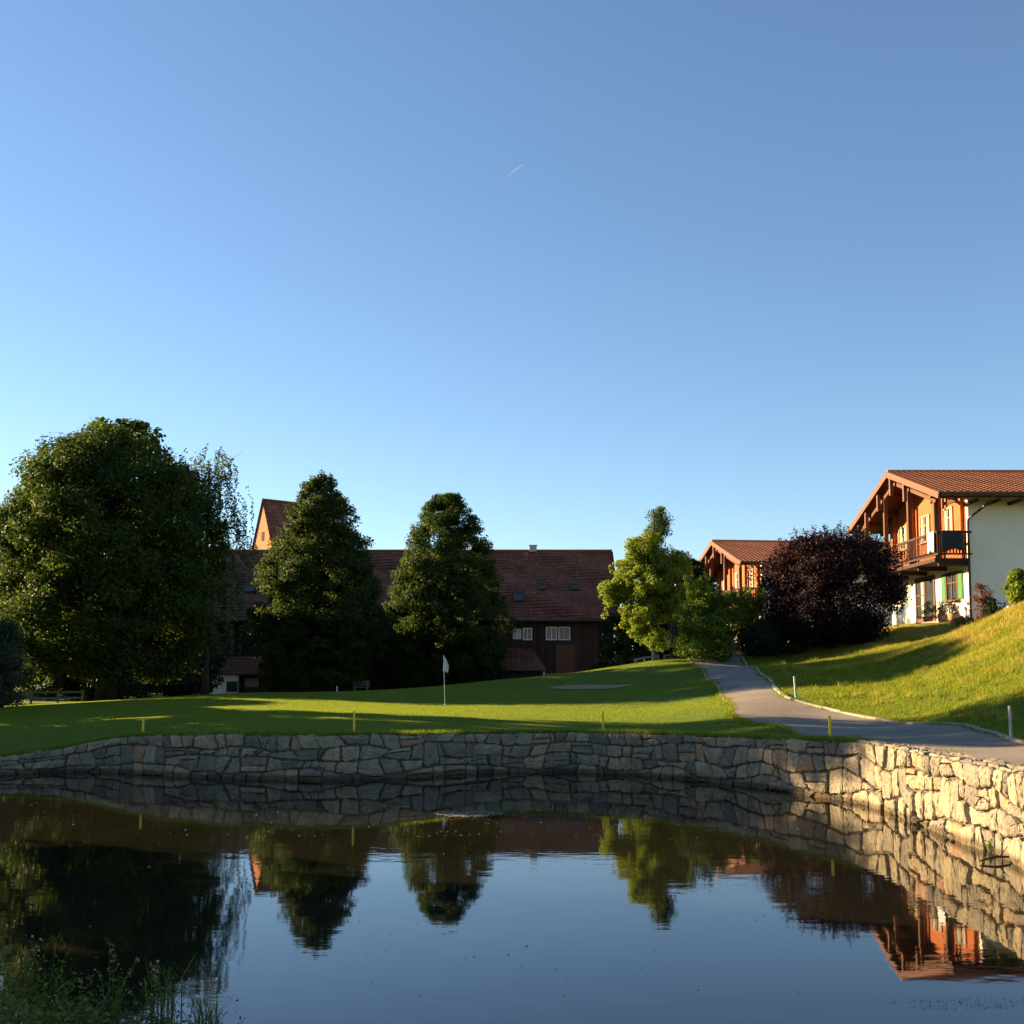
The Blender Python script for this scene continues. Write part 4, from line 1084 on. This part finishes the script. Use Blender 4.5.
    # ground floor: glazed door, window with green shutters
    da,db=-1.0,1.4; dm=(da+db)/2
    d=MB(); d.bounds((-.06,da-.15,0.02),(-.003,da,2.55)); d.bounds((-.06,db,.02),(-.003,db+.15,2.55)); d.bounds((-.06,da,2.42),(-.003,db,2.55)); d.bounds((-.05,dm-.06,.02),(-.01,dm+.06,2.42)); d.bounds((-.05,da,.02),(-.01,dm-.06,.45)); d.bounds((-.05,dm+.06,.02),(-.01,db,.45))
    for zz in (1.05,1.6): d.bounds((-.046,dm+.06,zz),(-.014,db,zz+.05))
    do=d.build('door',m_doorwood,root); MB().bounds((-.012,da,.45),(-.004,db,2.42)).build('pane',m_glass,do); MB().bounds((-.016,dm+.25,.5),(-.0125,dm+.6,2.35)).build('curtain',m_curtain,do)
    MB().bounds((-.10,dm-.02,1.0),(-.05,dm+.02,1.15)).build('handle',m_metal,do)
    window(-3.95,-2.7,1.15,2.4,0,m_doorwood)
    for y in (-2.6,-4.62):
        s_=MB(); s_.bounds((-.06,y,1.1),(-.003,y+.56,2.45)); s_.bounds((-.075,y+.05,1.17),(-.061,y+.51,1.72)); s_.bounds((-.075,y+.05,1.82),(-.061,y+.51,2.38)); s_.build('shutter',m_greenpaint,root)
    # downpipe at the near corner
    mb=MB(); e=ey+.14; mb.tube([(.5,-e,zr(ey)-.16),(.42,-e+.1,zr(ey)-.45),(-.02,-hw-.12,zr(ey)-1.05),(-.03,-hw-.10,4.6),(-.03,-hw-.10,0)],.06,8); mb.build('downpipe',m_metal,root,smooth=True)
    # ledge along the base
    MB().bounds((-1.7,-5.8,-.6),(-.004,6.3,.012)).build('terrace',m_asphalt,root)
    return root
ch1=chalet((21.45,56.7,4.85),0,'nearer orange timber and white plaster chalet at the right above the grass slope')
ch2=chalet((16.5,80.2,4.0),R(6),'farther orange timber chalet half hidden behind bushes left of the purple bush')
# cloths on the balcony of the nearer chalet
o=Vector(ch1.location)
def cloth(name,label,a,b,ztop,drop,outv,mat):
    """a cloth folded over a rail from a to b, hanging outside"""
    a=Vector(a);b=Vector(b);outv=Vector(outv); vs=[];n=22;m=10
    for j in range(m):
        f=j/(m-1)
        for i in range(n):
            u=i/(n-1); p_=a.lerp(b,u); w=.02*math.sin(u*17+f*2)*f+.05
            vs.append(p_+outv*(w if j>1 else (.03 if j==1 else -.12))+Vector((0,0,ztop-(max(0,f-.1)*drop*(1+.06*math.sin(u*9))))))
    mb=MB(); mb.add(vs,[(j*n+i,j*n+i+1,(j+1)*n+i+1,(j+1)*n+i) for j in range(m-1) for i in range(n-1)]); c=mb.build(name,mat,smooth=True,loc=o)
    md=c.modifiers.new('s','SOLIDIFY'); md.thickness=.01
    return tag(c,label,'cloth')
cloth('white_cloth','white cloth hung over the balcony rail of the nearer chalet',(-1.66,-5.55,0),(-1.66,-4.7,0),4.225,1.05,(-1,0,0),m_cloth)
cloth('dark_blanket','dark blanket hung over the side rail of the nearer chalet balcony',(-1.45,-5.76,0),(-.45,-5.76,0),4.225,1.0,(0,-1,0),m_darkcloth)
# terrace pots and plants beside the nearer chalet
def pot(label,loc,h,mat,fl=None,pr_=.2):
    root=empty('potted_plant',loc,0,label,'plant','potted plants on the chalet terrace')
    MB().tube([(0,0,0),(0,0,pr_*1.5),(0,0,pr_*1.5+.01),(0,0,pr_*1.35)],[pr_*.7,pr_,pr_*1.08,pr_*.9],14).build('pot',m_terracotta,root,smooth=True)
    cc_=np.column_stack([RNG.normal(0,h*.28,14),RNG.normal(0,h*.28,14),pr_*1.4+RNG.random(14)*h]); C,Nn,ct=clump_cloud(cc_,np.full(14,h*.22),60)
    V,Fc=leaves(C,Nn,.07,.6,.7); np_mesh('foliage',V,Fc,mat,root,RNG.random(len(C)))
    if fl:
        k=RNG.random(len(C))<.12; V,Fc=leaves(C[k]+[0,0,.03],Nn[k],.07,.9,.7); np_mesh('flowers',V,Fc,fl,root)
    return root
pot('potted flowers below the green shuttered window of the nearer chalet',o+Vector((-.55,-3.3,.012)),.65,m_leaf_dark,m_petal,.24)
pot('bushy potted plant right of the glazed door of the nearer chalet',o+Vector((-.6,-1.6,.012)),.9,m_leaf_dark,None,.25)
pot('potted plant at the corner below the downpipe of the nearer chalet',o+Vector((-.6,-4.7,.012)),.7,m_leaf_dark,m_petal,.24)
def patio(loc,rz):
    root=empty('garden_table',loc,rz,'small weathered table on the lawn left of the nearer chalet door','table')
    mb=MB()
    for y in (-.35,-.12,.12,.35): mb.box((0,y,.73),(1.5,.2,.04))
    mb.build('tabletop',m_plank,root)
    for sx in (-.6,.6):
        for sy in (-.3,.3): MB().box((sx,sy,.36),(.07,.07,.7)).build('leg',m_plank,root)
p=P(868,629,51); patio(gz((p.x,p.y)),.4)
def rock(label,px,py,Y,r):
    p=P(px,py,Y); z=h1(p.x,p.y); vs=[];fs=[];nu,nv=14,9
    for j in range(nv):
        for i in range(nu):
            a=2*PI*i/nu; b_=PI*j/(nv-1); d=Vector((math.cos(a)*math.sin(b_),math.sin(a)*math.sin(b_),math.cos(b_)))
            q=1+.35*noise.noise(d*1.6+Vector((px,py,0))); vs.append((d.x*r*q*1.3,d.y*r*q,d.z*r*q*.75))
    for j in range(nv-1):
        for i in range(nu): fs.append((j*nu+i,j*nu+(i+1)%nu,(j+1)*nu+(i+1)%nu,(j+1)*nu+i))
    mb=MB(); mb.add(vs,fs); return tag(mb.build('boulder',m_rock,loc=(p.x,p.y,z+r*.2)),label,'rock','boulders on the bank')
rock('larger pale boulder on the bank before the white side wall',1016,606,40,.35)
rock('smaller pale boulder left of the larger one on the bank',1004,612,40.5,.26)
shrub('low dry plants at the foot of the nearer chalet corner',968,46,[(618,6),(624,14),(634,14)],30,60,.16,.09,m_leaf_dry,53,shoots=6,sh=.5)
shrub('spiky dark plant between the dry bush and the bank boulders',995,41.5,[(598,2),(606,7),(620,8)],14,60,.14,.10,m_leaf_dark,54,shoots=8,sh=.4)
# plant and driftwood at the foot of the right wall
q=PZ(1000,852,.0); herb('small tuft of weed growing from the foot of the sunlit wall at the right',(q.x-.1,q.y,.0),.22,m_leaf_fresh,9,name='wall_weed')
mb=MB(); a_=PZ(980,861,.03); b_=PZ(1012,857,.05); m_=a_.lerp(b_,.5)
mb.tube([a_-m_,Vector((0,.02,.03)),b_-m_],[.012,.02,.014],6); mb.tube([Vector((.05,0,.03)),Vector((.18,.05,.16))],[.01,.004],5)
tag(mb.build('driftwood_branch',m_bark,loc=m_),'thin dark branch lying in the water at the foot of the right wall','branch')

# ------------------------------------------------------------------ barn
YB=87.0; YR=93.5
bl=Vector((-12,YB,1.0))
barn=empty('barn',bl,0,'long dark timber barn with a brown tiled roof behind the lime trees','barn')
ze=P(560,619.5,YB-.9).z; zr_=P(540,552,YR).z
X0,X1=-34.0,P(612,552,YR).x
def bb(mb,name,mat,par=None,smooth=False): return mb.build(name,mat,par or barn,smooth,off=bl)
mb=MB(); pr=[(YB,.2),(YB,ze+.3),(YR,zr_-.45),(2*YR-YB,ze+.3),(2*YR-YB,.2)]
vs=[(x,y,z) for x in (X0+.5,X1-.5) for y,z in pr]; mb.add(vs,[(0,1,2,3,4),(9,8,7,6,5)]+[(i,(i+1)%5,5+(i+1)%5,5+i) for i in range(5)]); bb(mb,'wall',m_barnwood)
ye=YB-.9; slope=(zr_-ze)/(YR-ye); Lv=math.hypot(YR-ye,zr_-ze)
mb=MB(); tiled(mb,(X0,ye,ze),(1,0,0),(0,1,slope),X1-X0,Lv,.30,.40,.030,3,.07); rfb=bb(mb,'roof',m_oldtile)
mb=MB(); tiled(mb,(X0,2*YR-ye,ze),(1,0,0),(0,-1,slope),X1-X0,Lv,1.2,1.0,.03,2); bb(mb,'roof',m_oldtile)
mb=MB(); mb.tube([(X0,YR,zr_+.06),(X1,YR,zr_+.06)],.16,8); bb(mb,'ridge_tiles',m_oldtile)
mb=MB(); mb.bar((X1+.03,ye,ze-.12),(X1+.03,YR,zr_-.08),.06,.3); mb.bar((X1+.03,2*YR-ye,ze-.12),(X1+.03,YR,zr_-.08),.06,.3); bb(mb,'verge_board',m_barnwood)
mb=MB(); mb.tube([(X0,ye-.1,ze-.08),(X1,ye-.1,ze-.08)],.09,8); bb(mb,'gutter',m_metal)
mb=MB(); mb.bounds((X0+.1,ye+.05,ze-.16),(X1-.1,YB,ze-.06)); bb(mb,'soffit',m_barnwood)
mb=MB(); c_=P(533,549,YR); mb.box((c_.x,YR-.2,zr_+.25),(.6,.5,.5)); mb.box((c_.x,YR-.2,zr_+.53),(.72,.62,.06)); bb(mb,'chimney',m_grey,rfb)
nrm=Vector((0,-slope,1)).normalized(); vdir=Vector((0,1,slope)).normalized()
def roofpt(px,py):
    d=ray(px,py); # plane through (0,ye,ze) normal nrm
    t=((Vector((0,ye,ze))-Vector((0,0,CAMZ)))@nrm)/(d@nrm); return Vector((0,0,CAMZ))+d*t
ROT=Matrix((Vector((1,0,0)),vdir,nrm)).transposed()
for px,py,w,h in [(519,598,.75,.95),(541.5,588,.55,.6),(575,588,.6,.6),(250,590,.8,.7)]:
    c_=roofpt(px,py); mb=MB(); 
    for (ox,oy,sx,sy) in ((-w/2-.05,0,.1,h+.2),(w/2+.05,0,.1,h+.2),(0,h/2+.05,w,.1),(0,-h/2-.05,w,.1)):
        mb.box(c_+ROT@Vector((ox,oy,.08)),(sx,sy,.2),rot=ROT)
    f=bb(mb,'skylight',m_metal); mb=MB(); mb.box(c_+ROT@Vector((0,0,.13)),(w,h,.03),rot=ROT); bb(mb,'pane',m_glass,f)
def bwin(px0,px1,py0,py1,cur=True):
    a_=P(px0,py1,YB); b_=P(px1,py0,YB); x0,x1,z0,z1=a_.x,b_.x,a_.z,b_.z; w=.09
    f=MB(); f.bounds((x0-w,YB-.08,z0-w),(x0,YB-.003,z1+w)); f.bounds((x1,YB-.08,z0-w),(x1+w,YB-.003,z1+w)); f.bounds((x0,YB-.08,z1),(x1,YB-.003,z1+w)); f.bounds((x0,YB-.08,z0-w),(x1,YB-.003,z0)); f.bounds(((x0+x1)/2-.035,YB-.07,z0),((x0+x1)/2+.035,YB-.02,z1))
    f=bb(f,'window',m_white_paint); g=MB(); g.bounds((x0,YB-.018,z0),(x1,YB-.004,z1)); bb(g,'pane',m_glass,f)
    if cur:
        g=MB(); g.bounds((x0+.03,YB-.026,z0+.03),(x0+(x1-x0)*.4,YB-.019,z1-.03)); g.bounds((x1-(x1-x0)*.38,YB-.026,z0+.03),(x1-.03,YB-.019,z1-.03)); bb(g,'curtain',m_curtain,f)
bwin(547,556,628,639); bwin(559.5,569,628,639); bwin(514,520,630,638,False); bwin(524,531,629,639); bwin(603,610,631,637,False)
for px in (282,352,395,470): bwin(px,px+9,629,640,False)
mb=MB(); a_=P(556,668,YB); b_=P(575,645,YB); mb.bounds((a_.x,YB-.07,.8),(b_.x,YB-.004,b_.z)); bb(mb,'door',m_doorwood)
# lean-to in front of the barn
la=P(484,670,82); lb=P(545,670,82); 
lt=empty('lean_to',(la.x,82,1.0),0,'low shed with a hipped brown tile roof leaning on the barn beside the shorter lime','shed'); oo=Vector(lt.location)
ztop=P(500,648,85).z; zev=la.z
mb=MB(); v_=Vector((0,4.6,ztop-zev)); tiled(mb,Vector((0,-.3,zev-oo.z)),(1,0,0),v_,lb.x-la.x-.9,v_.length,.42,.5,.04,3)
mb.add([(lb.x-la.x-.9,-.3,zev-oo.z+.04),(lb.x-la.x+.1,-.3,zev-oo.z+.04),(lb.x-la.x-.9,4.3,ztop-oo.z+.04)],[(0,1,2)],.5)
mb.add([(lb.x-la.x+.1,-.3,zev-oo.z+.04),(lb.x-la.x+.1,4.7,zev-oo.z+.04),(lb.x-la.x-.9,4.3,ztop-oo.z+.04)],[(0,1,2)],.2)
mb.build('roof',m_oldtile,lt)
mb=MB(); mb.bounds((.1,.2,-.6),(lb.x-la.x-.2,4.6,zev-oo.z-.12)); mb.build('wall',m_barnwood,lt)
mb=MB(); mb.bounds((lb.x-la.x-.15,0,-.6),(lb.x-la.x+.0,.15,zev-oo.z-.02)); mb.build('corner_post',m_white_paint,lt)
mb=MB(); mb.tube([(0,-.36,zev-oo.z-.04),(lb.x-la.x+.1,-.36,zev-oo.z-.04)],.06,8); mb.build('gutter',m_metal,lt)
# stacked boards to its right
p=P(565,667,80); rt=empty('log_pile',(p.x,80,h1(p.x,80)),0,'grey stack of logs by the barn right of the low shed','log pile')
mb=MB()
for j in range(5):
    for i in range(9-j%2): mb.tube([(-1.3+i*.29+.14*(j%2),-.4,.14+j*.25),(-1.3+i*.29+.14*(j%2),.5,.14+j*.25)],.13,8,t=random.random())
mb.build('logs',m_plank,rt)
# white annex
a_=P(213,693,79); b_=P(238.5,675,79); an=empty('annex',(a_.x,79,h1(a_.x,79)),0,'small white walled outhouse with a brown roof between the huge tree and the taller lime','outhouse'); oo=Vector(an.location)
wdt=b_.x-a_.x; hz=b_.z-oo.z
mb=MB(); mb.bounds((0,0,-.4),(wdt,4,hz)); mb.build('wall',m_white,an)
mb=MB(); mb.bounds((wdt+.004,.3,-.4),(wdt+2.2,4,hz)); mb.build('timber_wall',m_barnwood,an)
mb=MB(); zt_=P(225,656,81.5).z-oo.z; v_=Vector((0,2.7,zt_-hz-.1)); tiled(mb,(-.5,-.5,hz+.05),(1,0,0),v_,wdt+3.2,v_.length,.42,.5,.04,3); tiled(mb,(-.5,4.9,hz+.05),(1,0,0),(0,-2.7,zt_-hz-.1),wdt+3.2,v_.length,.6,.6,.04,3); mb.build('roof',m_oldtile,an)
mb=MB(); mb.bounds((.95,-.05,.15),(1.75,-.003,hz-.45)); w_=mb.build('window',m_doorwood,an); mb=MB(); mb.bounds((1.02,-.058,.22),(1.68,-.051,hz-.52)); mb.build('pane',m_glass,w_)
mb=MB(); mb.bounds((wdt+.4,.24,.5),(wdt+1.4,.297,1.1)); mb.build('board',m_plank,an)
# church tower
YT=122; ap=P(263.5,500,YT)
tw=empty('church_tower',(ap.x,YT,1.0),0,'orange church tower with a steep saddle roof above the barn','tower'); 
ang=R(-50); hw=2.9; Lr=6.4; za=ap.z-1.0; zeb=za-6.6
tw.rotation_euler=(0,0,ang)
# local: gable in plane y=0 facing -y (turned towards the sun), ridge runs along +y
ang_n=None
mb=MB(); pr=[(-hw,-.5),(hw,-.5),(hw,zeb),(0,za-.12),(-hw,zeb)]
vs=[(x,y,z) for y in (0,Lr) for x,z in pr]; mb.add(vs,[(0,1,2,3,4),(9,8,7,6,5)]+[(i,(i+1)%5,5+(i+1)%5,5+i) for i in range(5)]); mb.build('wall',m_tower,tw)
sv=math.hypot(hw+.25,za-zeb)
for sgn in (-1,1):
    mb=MB(); k=(za-zeb)/hw; tiled(mb,(sgn*(hw+.2),-.18,zeb-.2*k+.0),(0,1,0),(-sgn,0,k),Lr+.36,math.hypot(hw+.2,(hw+.2)*k),.5,.5,.04,3); mb.build('roof',m_oldtile,tw)
mb=MB(); mb.tube([(0,-.2,za+.05),(0,Lr+.2,za+.05)],.13,8); mb.build('ridge_tiles',m_oldtile,tw)
mb=MB(); mb.bounds((-.3,-.05,zeb+2.0),(.3,-.003,zeb+3.0)); mb.build('louvre',m_darkcloth,tw)
mb=MB(); mb.tube([(0,Lr*.75,za),(0,Lr*.75,za+2.2)],.035,6); mb.build('antenna',m_metal,tw)

# ------------------------------------------------------------------ contrails far up
def contrail(label,a,b,D,r):
    A_=P(*a,D);B_=P(*b,D); c=(A_+B_)/2; mb=MB(); n=14
    pts=[];rad=[]
    for i in range(n):
        f=i/(n-1); pts.append(A_.lerp(B_,f)-c); rad.append(r*(.25+.75*f)*math.sin(PI*min(.98,max(.02,f)))**.5)
    mb.tube(pts,rad,10)
    m,t,bsdf=newmat('ice_vapour'); bsdf.inputs['Base Color'].default_value=(.8,.8,.8,1); bsdf.inputs['Roughness'].default_value=1; bsdf.inputs['Alpha'].default_value=.35
    return tag(mb.build('contrail',m,smooth=True,loc=c),label,'contrail','vapour trails')
contrail('short thin vapour trail high in the middle of the sky',(505,178),(524,164),9000,11)
contrail('faint vapour trail low in the sky right of the huge tree',(220,466),(244,451),9000,9)
